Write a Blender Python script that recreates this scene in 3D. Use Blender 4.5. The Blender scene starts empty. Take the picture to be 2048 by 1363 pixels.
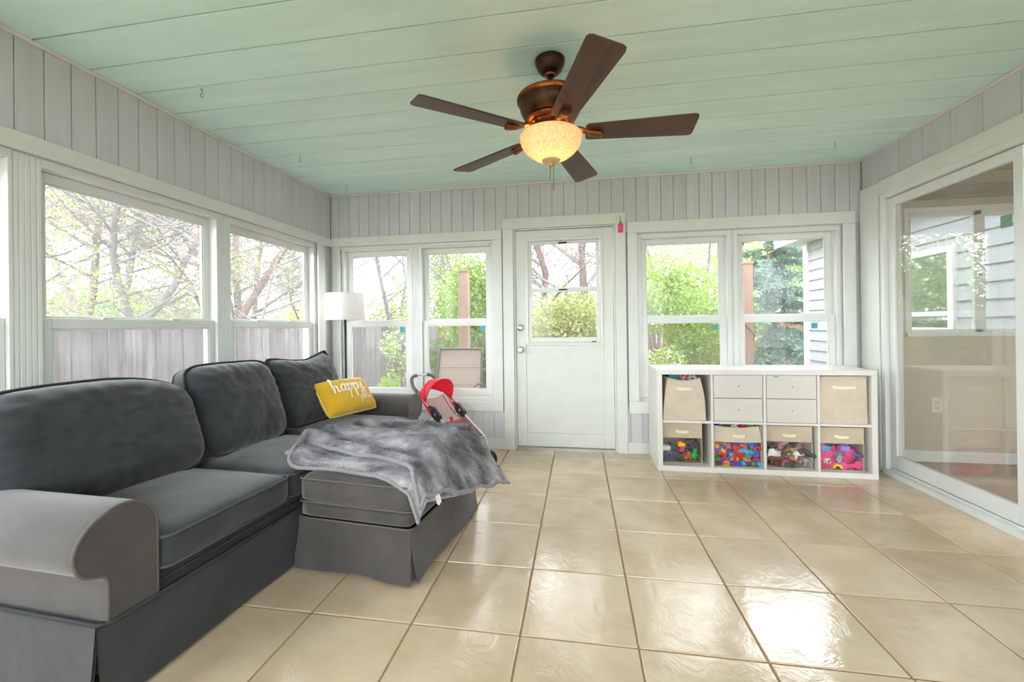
import bpy, bmesh, math, random
import numpy as np
from mathutils import Vector, Matrix, noise

random.seed(7)
scene = bpy.context.scene
COL = scene.collection

# ------------------------------------------------------------------ camera
cam_d = bpy.data.cameras.new('camera')
cam = bpy.data.objects.new('camera', cam_d)
COL.objects.link(cam)
Rm = Matrix(((0.987076, -0.15978, 0.012321), (0.15979, 0.987151, 0.0002), (-0.012194, 0.001772, 0.999924)))
RB = Rm @ Matrix(((1, 0, 0), (0, 0, -1), (0, 1, 0)))
cam.matrix_world = Matrix.Translation((0.221734, -3.108887, 1.108757)) @ RB.to_4x4()
cam_d.sensor_fit = 'HORIZONTAL'
cam_d.sensor_width = 36.0
cam_d.lens = 36.0 * 825.817 / 2048
cam_d.shift_y = -31.887 / 2048
cam_d.clip_start = 0.05
cam_d.clip_end = 300
scene.camera = cam

# ------------------------------------------------------------------ sky, exposure
world = bpy.data.worlds.new('overcast_sky')
scene.world = world
world.use_nodes = True
bg = world.node_tree.nodes['Background']
bg.inputs['Color'].default_value = (0.93, 0.965, 1.0, 1)
bg.inputs['Strength'].default_value = 10.5
vs = scene.view_settings
vs.view_transform = 'Standard'
vs.look = 'None'
vs.exposure = 0.35
vs.gamma = 1.0
vs.use_curve_mapping = False
scene.cycles.use_denoising = True
scene.cycles.max_bounces = 8
scene.cycles.diffuse_bounces = 4
scene.cycles.glossy_bounces = 3
scene.cycles.transmission_bounces = 4
scene.cycles.transparent_max_bounces = 16
scene.cycles.adaptive_threshold = .08
scene.cycles.adaptive_min_samples = 16
scene.cycles.sample_clamp_indirect = 8.0

# ------------------------------------------------------------------ room constants (metres)
XL, XR, YB, YN, ZC = -2.135, 2.44, 0.56, -4.40, 2.385
WT = 0.15      # wall thickness

# ------------------------------------------------------------------ helpers
def tag(o, label, cat=None, group=None, kind=None):
    if label: o['label'] = label
    if cat: o['category'] = cat
    if group: o['group'] = group
    if kind: o['kind'] = kind
    return o

def empty(name, loc=(0, 0, 0), rz=0, parent=None):
    o = bpy.data.objects.new(name, None)
    COL.objects.link(o)
    o.location = loc
    o.rotation_euler = (0, 0, rz)
    o.empty_display_size = 0.05
    if parent: o.parent = parent
    return o

def link_mesh(name, me, mat, parent=None, smooth=False):
    o = bpy.data.objects.new(name, me)
    COL.objects.link(o)
    if mat is not None and len(me.materials) == 0: me.materials.append(mat)
    if parent: o.parent = parent
    if smooth: me.shade_smooth()
    return o

class MB:
    """collects shapes of ONE part"""
    def __init__(s): s.v = []; s.f = []
    def add(s, vs, fs):
        n = len(s.v); s.v += [tuple(v) for v in vs]; s.f += [tuple(i + n for i in f) for f in fs]; return s
    def box(s, x0, x1, y0, y1, z0, z1):
        return s.add([(x0,y0,z0),(x1,y0,z0),(x1,y1,z0),(x0,y1,z0),(x0,y0,z1),(x1,y0,z1),(x1,y1,z1),(x0,y1,z1)],
                     [(0,3,2,1),(4,5,6,7),(0,1,5,4),(1,2,6,5),(2,3,7,6),(3,0,4,7)])
    def prism(s, poly, axis, a0, a1):
        """poly: 2D points; axis 'x': poly=(y,z); 'y': (x,z); 'z': (x,y)"""
        def P(p, a):
            return {'x': (a, p[0], p[1]), 'y': (p[0], a, p[1]), 'z': (p[0], p[1], a)}[axis]
        n = len(poly)
        vs = [P(p, a0) for p in poly] + [P(p, a1) for p in poly]
        fs = [tuple(range(n))[::-1], tuple(range(n, 2*n))] + [(i, (i+1) % n, n+(i+1) % n, n+i) for i in range(n)]
        return s.add(vs, fs)
    def lathe(s, prof, seg=32, c=(0, 0), cap=True):
        vs = []; fs = []
        for r, z in prof:
            for k in range(seg):
                a = 2*math.pi*k/seg
                vs.append((c[0]+r*math.cos(a), c[1]+r*math.sin(a), z))
        m = len(prof)
        for i in range(m-1):
            for k in range(seg):
                k2 = (k+1) % seg
                fs.append((i*seg+k, i*seg+k2, (i+1)*seg+k2, (i+1)*seg+k))
        if cap:
            fs.append(tuple(range(seg))[::-1]); fs.append(tuple(range((m-1)*seg, m*seg)))
        return s.add(vs, fs)
    def tube(s, pts, r, seg=8, cap=True, closed=False):
        pts = [Vector(p) for p in pts]
        n = len(pts)
        rs = r if isinstance(r, (list, tuple)) else [r]*n
        vs = []; fs = []
        prev = None
        for i, p in enumerate(pts):
            if closed: t = pts[(i+1) % n]-pts[i-1]
            elif i == 0: t = pts[1]-pts[0]
            elif i == n-1: t = pts[-1]-pts[-2]
            else: t = pts[i+1]-pts[i-1]
            t.normalize()
            if prev is None:
                up = Vector((0, 0, 1)) if abs(t.z) < 0.9 else Vector((1, 0, 0))
                a = t.cross(up).normalized()
            else:
                a = (prev - t*prev.dot(t)).normalized()
            prev = a
            b = t.cross(a)
            for k in range(seg):
                q = 2*math.pi*k/seg
                vs.append(p + a*(rs[i]*math.cos(q)) + b*(rs[i]*math.sin(q)))
        m = n if closed else n-1
        for i in range(m):
            j = (i+1) % n
            for k in range(seg):
                k2 = (k+1) % seg
                fs.append((i*seg+k, i*seg+k2, j*seg+k2, j*seg+k))
        if cap and not closed:
            fs.append(tuple(range(seg))[::-1]); fs.append(tuple(range((n-1)*seg, n*seg)))
        return s.add(vs, fs)
    def grid(s, fn, nu, nv, closed_u=False):
        vs = [fn(i/(nu if closed_u else nu-1), j/(nv-1)) for j in range(nv) for i in range(nu)]
        fs = []
        for j in range(nv-1):
            for i in range(nu if closed_u else nu-1):
                i2 = (i+1) % nu
                fs.append((j*nu+i, j*nu+i2, (j+1)*nu+i2, (j+1)*nu+i))
        return s.add(vs, fs)
    def mesh(s, name, bevel=0, segs=2):
        me = bpy.data.meshes.new(name)
        me.from_pydata(s.v, [], s.f)
        bm = bmesh.new(); bm.from_mesh(me)
        bmesh.ops.recalc_face_normals(bm, faces=bm.faces)
        if bevel:
            ed = [e for e in bm.edges if len(e.link_faces) == 2 and e.calc_face_angle(0) > 0.6]
            bmesh.ops.bevel(bm, geom=ed, offset=bevel, segments=segs, profile=0.5, affect='EDGES', clamp_overlap=True)
        bm.to_mesh(me); bm.free()
        return me
    def build(s, name, mat, parent=None, bevel=0, smooth=False, segs=2):
        o = link_mesh(name, s.mesh(name, bevel, segs), mat, parent)
        if smooth:
            o.data.shade_smooth()
        elif bevel:
            o.data.shade_auto_smooth(angle=0.7) if hasattr(o.data, 'shade_auto_smooth') else None
        return o

def auto_smooth(o, ang=0.6):
    me = o.data
    me.shade_smooth()
    bm = bmesh.new(); bm.from_mesh(me)
    for e in bm.edges:
        if len(e.link_faces) == 2 and e.calc_face_angle(0) > ang: e.smooth = False
    bm.to_mesh(me); bm.free()
    return o

def catmull(pts, sub=6, closed=False):
    pts = [np.array(p, float) for p in pts]
    n = len(pts); out = []
    rng = range(n) if closed else range(n-1)
    for i in rng:
        p1 = pts[i]; p2 = pts[(i+1) % n]
        p0 = pts[i-1] if (closed or i > 0) else 2*p1-p2
        p3 = pts[(i+2) % n] if (closed or i+2 < n) else 2*p2-p1
        for k in range(sub):
            t = k/sub
            out.append(tuple(.5*((2*p1)+(-p0+p2)*t+(2*p0-5*p1+4*p2-p3)*t*t+(-p0+3*p1-3*p2+p3)*t**3)))
    if not closed: out.append(tuple(pts[-1]))
    return out

def nz(x, y=0., z=0.): return noise.noise(Vector((x, y, z)))

# ------------------------------------------------------------------ materials
def S(r, g, b):
    f = lambda c: (c/255/12.92 if c/255 <= .04045 else ((c/255+.055)/1.055)**2.4)
    return (f(r), f(g), f(b))

def M(name, col, rough=.5, metal=0., var=0., vscale=6., bump=0., bscale=60., stretch=(1, 1, 1), col2=None,
      rnd=0., sheen=0., spec=.5, detail=4., coat=0., trans=0., sub=0.):
    m = bpy.data.materials.new(name); m.use_nodes = True
    nt = m.node_tree; N = nt.nodes; L = nt.links
    b = N['Principled BSDF']
    b.inputs['Roughness'].default_value = rough
    b.inputs['Metallic'].default_value = metal
    b.inputs['Specular IOR Level'].default_value = spec
    if sheen:
        b.inputs['Sheen Weight'].default_value = sheen; b.inputs['Sheen Roughness'].default_value = .5
    if coat:
        b.inputs['Coat Weight'].default_value = coat; b.inputs['Coat Roughness'].default_value = .1
    b.inputs['Base Color'].default_value = (*col, 1)
    if var or col2 or bump or rnd:
        tc = N.new('ShaderNodeTexCoord'); mp = N.new('ShaderNodeMapping')
        mp.inputs['Scale'].default_value = stretch
        L.new(tc.outputs['Object'], mp.inputs['Vector'])
        vec = mp.outputs['Vector']
        oi = None
        if rnd:
            oi = N.new('ShaderNodeObjectInfo')
            ad = N.new('ShaderNodeVectorMath'); ad.operation = 'ADD'
            sc = N.new('ShaderNodeVectorMath'); sc.operation = 'SCALE'; sc.inputs[0].default_value = (37, 91, 53)
            L.new(oi.outputs['Random'], sc.inputs['Scale'])
            L.new(vec, ad.inputs[0]); L.new(sc.outputs[0], ad.inputs[1]); vec = ad.outputs[0]
        if var or col2:
            nt1 = N.new('ShaderNodeTexNoise'); nt1.inputs['Scale'].default_value = vscale; nt1.inputs['Detail'].default_value = detail
            nt1.inputs['Roughness'].default_value = .6
            L.new(vec, nt1.inputs['Vector'])
            cr = N.new('ShaderNodeValToRGB')
            c2 = col2 if col2 else tuple(c*(1-var) for c in col)
            c1 = col if col2 else tuple(min(1, c*(1+var)) for c in col)
            cr.color_ramp.elements[0].position = .32; cr.color_ramp.elements[0].color = (*c2, 1)
            cr.color_ramp.elements[1].position = .68; cr.color_ramp.elements[1].color = (*c1, 1)
            L.new(nt1.outputs['Fac'], cr.inputs['Fac'])
            out = cr.outputs['Color']
            if rnd:
                mr = N.new('ShaderNodeMapRange'); mr.inputs['To Min'].default_value = 1-rnd; mr.inputs['To Max'].default_value = 1+rnd
                L.new(oi.outputs['Random'], mr.inputs['Value'])
                mx = N.new('ShaderNodeVectorMath'); mx.operation = 'SCALE'
                L.new(out, mx.inputs[0]); L.new(mr.outputs['Result'], mx.inputs['Scale']); out = mx.outputs[0]
            L.new(out, b.inputs['Base Color'])
        if bump:
            nb = N.new('ShaderNodeTexNoise'); nb.inputs['Scale'].default_value = bscale; nb.inputs['Detail'].default_value = 3
            L.new(vec, nb.inputs['Vector'])
            bp = N.new('ShaderNodeBump'); bp.inputs['Strength'].default_value = min(1, bump); bp.inputs['Distance'].default_value = .004
            L.new(nb.outputs['Fac'], bp.inputs['Height']); L.new(bp.outputs['Normal'], b.inputs['Normal'])
    if trans:   # light passing through thin things (leaves, cloth)
        tr = N.new('ShaderNodeBsdfTranslucent'); tr.inputs['Color'].default_value = (*[min(1, c*1.25) for c in col], 1)
        mixs = N.new('ShaderNodeMixShader'); mixs.inputs['Fac'].default_value = trans
        L.new(b.outputs[0], mixs.inputs[1]); L.new(tr.outputs[0], mixs.inputs[2])
        L.new(mixs.outputs[0], N['Material Output'].inputs['Surface'])
    return m

def glass_mat(name, tint=(.97, .985, .98), ior=1.45, rough=0.0, veil=0.0, refl=1.0, veilcol=(.8, .8, .8), haze=0.):
    m = bpy.data.materials.new(name); m.use_nodes = True
    nt = m.node_tree; N = nt.nodes; L = nt.links
    N.remove(N['Principled BSDF'])
    tr = N.new('ShaderNodeBsdfTransparent'); tr.inputs['Color'].default_value = (*tint, 1)
    gl = N.new('ShaderNodeBsdfGlossy'); gl.inputs['Roughness'].default_value = rough
    fr = N.new('ShaderNodeFresnel'); ge = N.new('ShaderNodeNewGeometry')   # both faces of the thin pane reflect alike
    io = N.new('ShaderNodeMapRange'); io.inputs['To Min'].default_value = ior; io.inputs['To Max'].default_value = 1/ior
    L.new(ge.outputs['Backfacing'], io.inputs['Value']); L.new(io.outputs['Result'], fr.inputs['IOR'])
    ml = N.new('ShaderNodeMath'); ml.operation = 'MULTIPLY'; ml.inputs[1].default_value = refl
    L.new(fr.outputs[0], ml.inputs[0])
    mx = N.new('ShaderNodeMixShader')
    L.new(ml.outputs[0], mx.inputs['Fac']); L.new(tr.outputs[0], mx.inputs[1]); L.new(gl.outputs[0], mx.inputs[2])
    out = mx.outputs[0]
    if veil:
        df = N.new('ShaderNodeBsdfDiffuse'); df.inputs['Color'].default_value = (*veilcol, 1)  # patchy pale veil mixed over the glass
        tc = N.new('ShaderNodeTexCoord'); no = N.new('ShaderNodeTexNoise'); no.inputs['Scale'].default_value = 4; no.inputs['Detail'].default_value = 6
        mr = N.new('ShaderNodeMapRange'); mr.inputs['From Min'].default_value = .35; mr.inputs['From Max'].default_value = .7
        mr.inputs['To Min'].default_value = veil*.35; mr.inputs['To Max'].default_value = veil
        L.new(tc.outputs['Object'], no.inputs['Vector']); L.new(no.outputs['Fac'], mr.inputs['Value'])
        m2 = N.new('ShaderNodeMixShader')
        L.new(mr.outputs['Result'], m2.inputs['Fac']); L.new(out, m2.inputs[1]); L.new(df.outputs[0], m2.inputs[2]); out = m2.outputs[0]
        if haze:      # translucent layer added as painted haze, washing out the view outside
            tl = N.new('ShaderNodeBsdfTranslucent'); tl.inputs['Color'].default_value = (.9, .9, .9, 1)
            m3 = N.new('ShaderNodeMixShader'); m3.inputs['Fac'].default_value = haze
            L.new(out, m3.inputs[1]); L.new(tl.outputs[0], m3.inputs[2]); out = m3.outputs[0]
    L.new(out, N['Material Output'].inputs['Surface'])
    return m

MT = {}
MT['trim'] = M('white_painted_wood', (.70, .715, .675), .42, var=.03, vscale=5, bump=.08, bscale=30)
MT['vinyl'] = M('white_vinyl', (.72, .73, .705), .3, var=.015)
MT['plank'] = M('pale_grey_painted_plank', (.60, .603, .615), .55, var=.04, vscale=3, bump=.2, bscale=40, stretch=(6, 6, .5), rnd=.03)
MT['wallback'] = M('wall_backing', (.56, .56, .55), .7, var=.02)
MT['cove'] = M('pinkish_white_cove', (.74, .68, .68), .5, var=.02)
MT['mint'] = M('mint_painted_board', (.66, .87, .82), .6, var=.05, vscale=2, bump=.12, bscale=40, stretch=(.5, 4, 4), rnd=.02)
MT['mintdark'] = M('mint_groove', (.22, .36, .31), .7, var=.02)
MT['metal_dark'] = M('dark_metal', (.03, .03, .032), .35, metal=.7, var=.1)
MT['chrome'] = M('brushed_chrome', (.62, .62, .6), .25, metal=1, var=.05)
MT['brass'] = M('brass', (.45, .3, .1), .3, metal=1, var=.1)
MT['black'] = M('black_plastic', (.02, .02, .022), .45, var=.1)
MT['glass'] = glass_mat('window_glass', tint=(.96, .97, .97), veil=.03, refl=.25, haze=.024)
MT['sliderglass'] = glass_mat('sliding_door_glass', tint=(.90, .92, .91), ior=1.95, veil=.09)
MT['teal'] = M('teal_sticker', S(70, 165, 170), .5, var=.05)
MT['greentape'] = M('green_tape', S(120, 150, 125), .7, var=.15, vscale=30)

# glazed beige tile
def tile_mat():
    m = M('beige_glazed_tile', S(211, 192, 166), .13, col2=S(191, 167, 138), vscale=3.2, rnd=.05, detail=8, spec=.9)
    nt = m.node_tree; N = nt.nodes; L = nt.links; b = N['Principled BSDF']
    tc = N.new('ShaderNodeTexCoord'); oi = N.new('ShaderNodeObjectInfo')
    sc = N.new('ShaderNodeVectorMath'); sc.operation = 'SCALE'; sc.inputs[0].default_value = (31, 17, 5)
    L.new(oi.outputs['Random'], sc.inputs['Scale'])
    ad = N.new('ShaderNodeVectorMath'); L.new(tc.outputs['Object'], ad.inputs[0]); L.new(sc.outputs[0], ad.inputs[1])
    n1 = N.new('ShaderNodeTexNoise'); n1.inputs['Scale'].default_value = 9; n1.inputs['Detail'].default_value = 5; n1.inputs['Roughness'].default_value = .62
    n1.inputs['Distortion'].default_value = 1.2
    L.new(ad.outputs[0], n1.inputs['Vector'])
    bp = N.new('ShaderNodeBump'); bp.inputs['Strength'].default_value = .42; bp.inputs['Distance'].default_value = .005
    L.new(n1.outputs['Fac'], bp.inputs['Height']); L.new(bp.outputs['Normal'], b.inputs['Normal'])
    return m
MT['tile'] = tile_mat()
MT['grout'] = M('brown_grout', S(158, 126, 96), .85, var=.12, vscale=25)

# ------------------------------------------------------------------ floor
fl = MB().box(XL-.02, XR+.14, YN, YB+.02, -.08, -.004).build('floor', MT['grout'])
tag(fl, 'glossy beige square ceramic tile floor with brown grout', 'floor', kind='structure')
TP, TG = .411, .0035
full = MB().box(-TP/2+TG, TP/2-TG, -TP/2+TG, TP/2-TG, -.012, 0).mesh('tile', .003, 2)
full.materials.append(MT['tile'])
x0f, x1f, y0f, y1f = XL+.001, XR+.095, YN+.01, YB-.002
for i in range(-6, 7):
    for j in range(-11, 3):
        a, b_, c, d = i*TP, (i+1)*TP, j*TP, (j+1)*TP
        if b_ <= x0f or a >= x1f or d <= y0f or c >= y1f: continue
        if a >= x0f and b_ <= x1f and c >= y0f and d <= y1f:
            o = bpy.data.objects.new('tile', full); COL.objects.link(o); o.parent = fl
            o.location = ((a+b_)/2, (c+d)/2, 0)
        else:
            aa, bb, cc, dd = max(a+TG, x0f), min(b_-TG, x1f), max(c+TG, y0f), min(d-TG, y1f)
            if bb-aa < .02 or dd-cc < .02: continue
            cx, cy = (aa+bb)/2, (cc+dd)/2
            o = MB().box(aa-cx, bb-cx, cc-cy, dd-cy, -.012, 0).build('tile', MT['tile'], fl, bevel=.003)
            o.location = (cx, cy, 0)

# ------------------------------------------------------------------ ceiling
ce = MB().box(XL-WT, XR+WT, YN-.3, YB+WT+.25, ZC+.012, ZC+.14).build('ceiling', MT['mintdark'])
tag(ce, 'mint green painted board ceiling', 'ceiling', kind='structure')
PW = .2145
bm_ = MB().box(XL+.002, XR-.002, -PW/2+.0032, PW/2-.0032, 0, .016).mesh('ceiling_board', .002, 1)
bm_.materials.append(MT['mint'])
for k in range(-2, 22):
    y1 = .058-PW*k; y0 = y1-PW
    if y1 > YB or y0 < YN: continue
    o = bpy.data.objects.new('ceiling_board', bm_); COL.objects.link(o); o.parent = ce
    o.location = (0, (y0+y1)/2, ZC)
o = MB().box(XL+.002, XR-.002, .489, YB-.001, ZC, ZC+.016).build('ceiling_board', MT['mint'], ce, bevel=.003)
roof = MB().box(XL-.55, XR+WT+.02, YN-.6, YB+.55, ZC+.16, ZC+.26).build('roof_deck', MT['wallback'])  # unseen slab with overhang, added to block the sky
tag(roof, 'unseen roof slab added to block sky light above the mint ceiling', 'roof', kind='structure')

# ------------------------------------------------------------------ walls
# openings: back wall
WZ0, WZ1 = .43, 1.885
BKL = (-2.04, -.544); BKR = (.724, 2.302); DOOR = (-.352, .538); DZ = 1.975
yb0, yb1 = YB+.012, YB+WT
wb = MB()
wb.box(XL-WT, BKL[0], yb0, yb1, -.1, ZC+.01)
wb.box(BKL[0], BKL[1], yb0, yb1, -.1, WZ0); wb.box(BKL[0], BKL[1], yb0, yb1, WZ1, ZC+.01)
wb.box(BKL[1], DOOR[0], yb0, yb1, -.1, ZC+.01)
wb.box(DOOR[0], DOOR[1], yb0, yb1, DZ, ZC+.01); wb.box(DOOR[0], DOOR[1], yb0, yb1, -.1, -.005)
wb.box(DOOR[1], BKR[0], yb0, yb1, -.1, ZC+.01)
wb.box(BKR[0], BKR[1], yb0, yb1, -.1, WZ0); wb.box(BKR[0], BKR[1], yb0, yb1, WZ1, ZC+.01)
wb.box(BKR[1], XR+.1, yb0, yb1, -.1, ZC+.01)
wall_back = wb.build('wall_back', MT['wallback'])
tag(wall_back, 'pale grey vertical plank wall with the door and two double windows', 'wall', kind='structure')
# left wall: units
LU = [(-3.66, -2.73), (-2.645, -1.71), (-1.63, -.69), (-.61, .335)]
xl0, xl1 = XL-WT, XL-.012
wl = MB()
LO0, LO1 = LU[0][0], LU[-1][1]
wl.box(xl0, xl1, YN, LO0, -.1, ZC+.01); wl.box(xl0, xl1, LO1, YB+.012, -.1, ZC+.01)
wl.box(xl0, xl1, LO0, LO1, -.1, WZ0); wl.box(xl0, xl1, LO0, LO1, WZ1, ZC+.01)
wall_left = wl.build('wall_left', MT['wallback'])
tag(wall_left, 'pale grey plank wall with a row of windows behind the sofa', 'wall', kind='structure')
# right wall
SL0, SL1, SZ = -1.62, .345, 2.045     # sliding door opening y0,y1,height
xr0, xr1 = XR+.012, XR+.11
wr = MB()
wr.box(xr0, xr1, YN, SL0, -.1, ZC+.01); wr.box(xr0, xr1, SL1, YB+.012, -.1, ZC+.01); wr.box(xr0, xr1, SL0, SL1, SZ, ZC+.01)
wall_right = wr.build('wall_right', MT['wallback'])
tag(wall_right, 'pale grey panelled wall around the sliding glass door', 'wall', kind='structure')
# near wall (behind the camera): two wide windows added as a source of fill light
NWZ0, NWZ1 = .55, 2.05
wn = MB()
wn.box(XL-WT, -1.75, YN-WT, YN, -.1, ZC+.01); wn.box(-.25, .5, YN-WT, YN, -.1, ZC+.01); wn.box(2.0, XR+.11, YN-WT, YN, -.1, ZC+.01)
for a, b_ in ((-1.75, -.25), (.5, 2.0)):
    wn.box(a, b_, YN-WT, YN, -.1, NWZ0); wn.box(a, b_, YN-WT, YN, NWZ1, ZC+.01)
wall_near = wn.build('wall_near', MT['plank'])
tag(wall_near, 'pale wall with wide windows added for fill light behind the viewpoint', 'wall', kind='structure')

# planks on the walls
def planks(parent, frame, us, z0, z1, gap=.0013, th=.012):
    """frame maps (u, depth, z) to world; us = joint positions"""
    cache = {}
    for a, b_ in zip(us[:-1], us[1:]):
        w = round(b_-a, 4)
        if w < .012: continue
        if w not in cache:
            me = MB().box(-w/2+gap, w/2-gap, 0, th, z0, z1).mesh('plank', .0018, 1); me.materials.append(MT['plank']); cache[w] = me
        o = bpy.data.objects.new('plank', cache[w]); COL.objects.link(o); o.parent = parent
        loc, rz = frame((a+b_)/2)
        o.location = loc; o.rotation_euler = (0, 0, rz)
fb = lambda u: ((u, YB, 0), 0)
flf = lambda u: ((XL, u, 0), math.pi/2)
frf = lambda u: ((XR, u, 0), -math.pi/2)
def joints(start, pitch, lo, hi):
    k = math.ceil((lo-start)/pitch+1e-6); out = [lo]
    while start+k*pitch < hi-1e-6: out.append(start+k*pitch); k += 1
    return out+[hi]
jj = joints(-1.947, .1025, XL, XR)
planks(wall_back, fb, [u for u in jj if u < -.40], 1.90, ZC)
planks(wall_back, fb, [max(u for u in jj if u < -.40)]+[u for u in jj if -.40 < u < .6]+[min(u for u in jj if u > .6)], 2.0, ZC)
planks(wall_back, fb, [u for u in jj if u > .6], 1.90, ZC)
planks(wall_back, fb, joints(-1.947, .1, XL, -.40), 0, .40)
planks(wall_back, fb, joints(-1.947, .1, .58, XR), 0, .40)
planks(wall_left, flf, joints(-1.714, .1009, YN, YB-.012), 1.90, ZC)
planks(wall_left, flf, joints(-1.714, .1009, YN, YB-.012), 0, .40)
planks(wall_right, frf, joints(.367, .2013, YN, YB-.012), 2.05, ZC)
planks(wall_right, frf, joints(.367, .2013, YN, -1.70), 0, 2.05)

# cove strips at the ceiling
def trim(n, mb, label, mat='trim', bevel=.0025):
    o = mb.build('trim_%d' % n, MT[mat], bevel=bevel)
    return tag(o, label, 'trim', kind='structure')
trim(1, MB().box(XL, XR, YB-.014, YB, ZC-.018, ZC), 'thin pinkish cove strip where the door wall meets the ceiling', 'cove', .004)
trim(2, MB().box(XL, XL+.014, YN, YB-.014, ZC-.018, ZC), 'thin pinkish cove strip above the sofa-side windows', 'cove', .004)
trim(3, MB().box(XR-.014, XR, YN, YB-.014, ZC-.018, ZC), 'thin pinkish cove strip above the sliding door', 'cove', .004)

# casings
def casing(n, label, boards, parent_loc=(0, 0, 0), rz=0):
    e = empty('trim_%d' % n, parent_loc, rz)
    tag(e, label, 'trim', kind='structure')
    for (x0, x1, y0, y1, z0, z1) in boards:
        MB().box(x0, x1, y0, y1, z0, z1).build('casing_board', MT['trim'], e, bevel=.003)
    return e
D = -.018
casing(4, 'white casing around the double window beside the floor lamp',
       [(-2.118, -.456, D, .0, 1.887, 1.973), (-2.118, -2.04, D, 0, .43, 1.8865), (-.544, -.456, D, 0, .43, 1.8865), (-2.118, -.456, D, 0, .338, .4295),
        (-2.04, -.544, 0, .03, 1.86, 1.885)], (0, YB, 0))
casing(5, 'white casing around the half-glazed door',
       [(-.447, .626, D-.006, 0, DZ, 2.07), (-.447, -.352, D-.006, 0, 0, DZ-.0005), (.538, .626, D-.006, 0, 0, DZ-.0005)], (0, YB, 0))
casing(6, 'white casing around the double window over the toy shelf',
       [(.640, 2.388, D, 0, 1.89, 1.985), (.640, .724, D, 0, .45, 1.8895), (2.302, 2.388, D, 0, .45, 1.8895), (.640, 2.388, D, 0, .345, .4495)], (0, YB, 0))
casing(7, 'long white header and sill boards of the sofa-side windows',
       [(YN, .545, D-.004, 0, 1.885, 1.96), (LO1, .43, D, 0, .43, 1.8845), (YN, .43, D, 0, .35, .4295)], (XL, 0, 0), math.pi/2)
casing(8, 'white header and wide jamb boards of the sliding door',
       [(-.352, 1.75, D-.004, 0, 2.04, 2.14), (-.552, -.352, D, 0, 0.0, 2.14), (1.64, 1.75, D, 0, 0, 2.0395)], (XR, 0, 0), -math.pi/2)
# baseboards
bb = MB().box(-2.12, -.448, YB-.014, YB, 0, .1).build('baseboard_back_a', MT['trim'], bevel=.003)
tag(bb, 'white baseboard under the window beside the stroller', 'baseboard', kind='structure')
bb = MB().box(.627, 2.42, YB-.014, YB, 0, .1).build('baseboard_back_b', MT['trim'], bevel=.003)
tag(bb, 'white baseboard behind the toy shelf', 'baseboard', kind='structure')
bb = MB().box(XL, XL+.014, YN, YB-.015, 0, .1).build('baseboard_left', MT['trim'], bevel=.003)
tag(bb, 'white baseboard behind the sofa', 'baseboard', kind='structure')

# ------------------------------------------------------------------ windows
def sash(name, par, x0, x1, z0, z1, y0, y1, st=.045, top=.045, bot=.05, glass='glass', lock=False, sticker=None):
    mb = MB()
    mb.box(x0, x0+st, y0, y1, z0, z1); mb.box(x1-st, x1, y0, y1, z0, z1)
    mb.box(x0+st, x1-st, y0, y1, z1-top, z1); mb.box(x0+st, x1-st, y0, y1, z0, z0+bot)
    s = mb.build(name, MT['vinyl'], par, bevel=.0025)
    ym = (y0+y1)/2
    MB().box(x0+st, x1-st, ym-.002, ym+.002, z0+bot, z1-top).build('pane', MT[glass], s)
    # glazing bead
    b = MB(); e = .008
    xa, xb, za, zb = x0+st, x1-st, z0+bot, z1-top
    b.box(xa, xa+e, y0+.004, ym-.0025, za, zb); b.box(xb-e, xb, y0+.004, ym-.0025, za, zb)
    b.box(xa+e, xb-e, y0+.004, ym-.0025, zb-e, zb); b.box(xa+e, xb-e, y0+.004, ym-.0025, za, za+e)
    b.build('glazing_bead', MT['vinyl'], s, bevel=.002)
    if lock:
        for fx in (.3, .7):
            xm = x0+(x1-x0)*fx
            MB().box(xm-.025, xm+.025, y0-.006, y0+.012, z1-.004, z1+.01).build('sash_lock', MT['vinyl'], s, bevel=.003)
    if sticker:
        sx, sz, sw = sticker
        MB().box(sx-sw/2, sx+sw/2, ym-.0035, ym-.0023, sz-sw/2, sz+sw/2).build('sticker', MT['teal'], s)
    return s

def window(n, u0, u1, z0, z1, label, loc, rz, jamb=.028, stile=.045, sill=.04, head=.038, sticker=None, meet=(1.122, 1.168)):
    e = empty('window_%d' % n, loc, rz)
    tag(e, label, 'window', kind='structure')
    f = MB()
    f.box(u0, u0+jamb, .02, .13, z0, z1); f.box(u1-jamb, u1, .02, .13, z0, z1)
    f.box(u0+jamb, u1-jamb, .02, .13, z1-head, z1); f.box(u0+jamb, u1-jamb, .02, .14, z0, z0+sill)
    # inner track ribs
    f.box(u0+jamb, u0+jamb+.006, .072, .076, z0+sill, z1-head); f.box(u1-jamb-.006, u1-jamb, .072, .076, z0+sill, z1-head)
    f.build('window_frame', MT['vinyl'], e, bevel=.002)
    a, b_ = u0+jamb+.001, u1-jamb-.001
    sash('upper_sash', e, a, b_, meet[0]+.005, z1-head-.001, .077, .105, stile, .048, .046)
    sash('lower_sash', e, a, b_, z0+sill+.001, meet[1], .04, .071, stile, meet[1]-meet[0]+.002, .055, lock=True, sticker=sticker)
    return e
BL_, LL_ = (0, YB, 0), (XL, 0, 0)
window(1, -2.04, -1.322, WZ0, WZ1, 'double-hung window beside the lamp looking onto the grey fence', BL_, 0, sticker=(-1.44, 1.085, .05))
window(2, -1.258, -.544, WZ0, WZ1, 'double-hung window with the patio chair behind it', BL_, 0, sticker=(-.66, 1.085, .05))
window(3, .724, 1.482, WZ0, WZ1, 'double-hung window over the toy shelf nearer the door', BL_, 0, jamb=.034, sticker=(1.36, 1.08, .045))
window(4, 1.50, 2.302, WZ0, WZ1, 'double-hung window over the toy shelf showing the evergreen and siding', BL_, 0, jamb=.034, stile=.048, sticker=(2.12, 1.08, .045))
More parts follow.
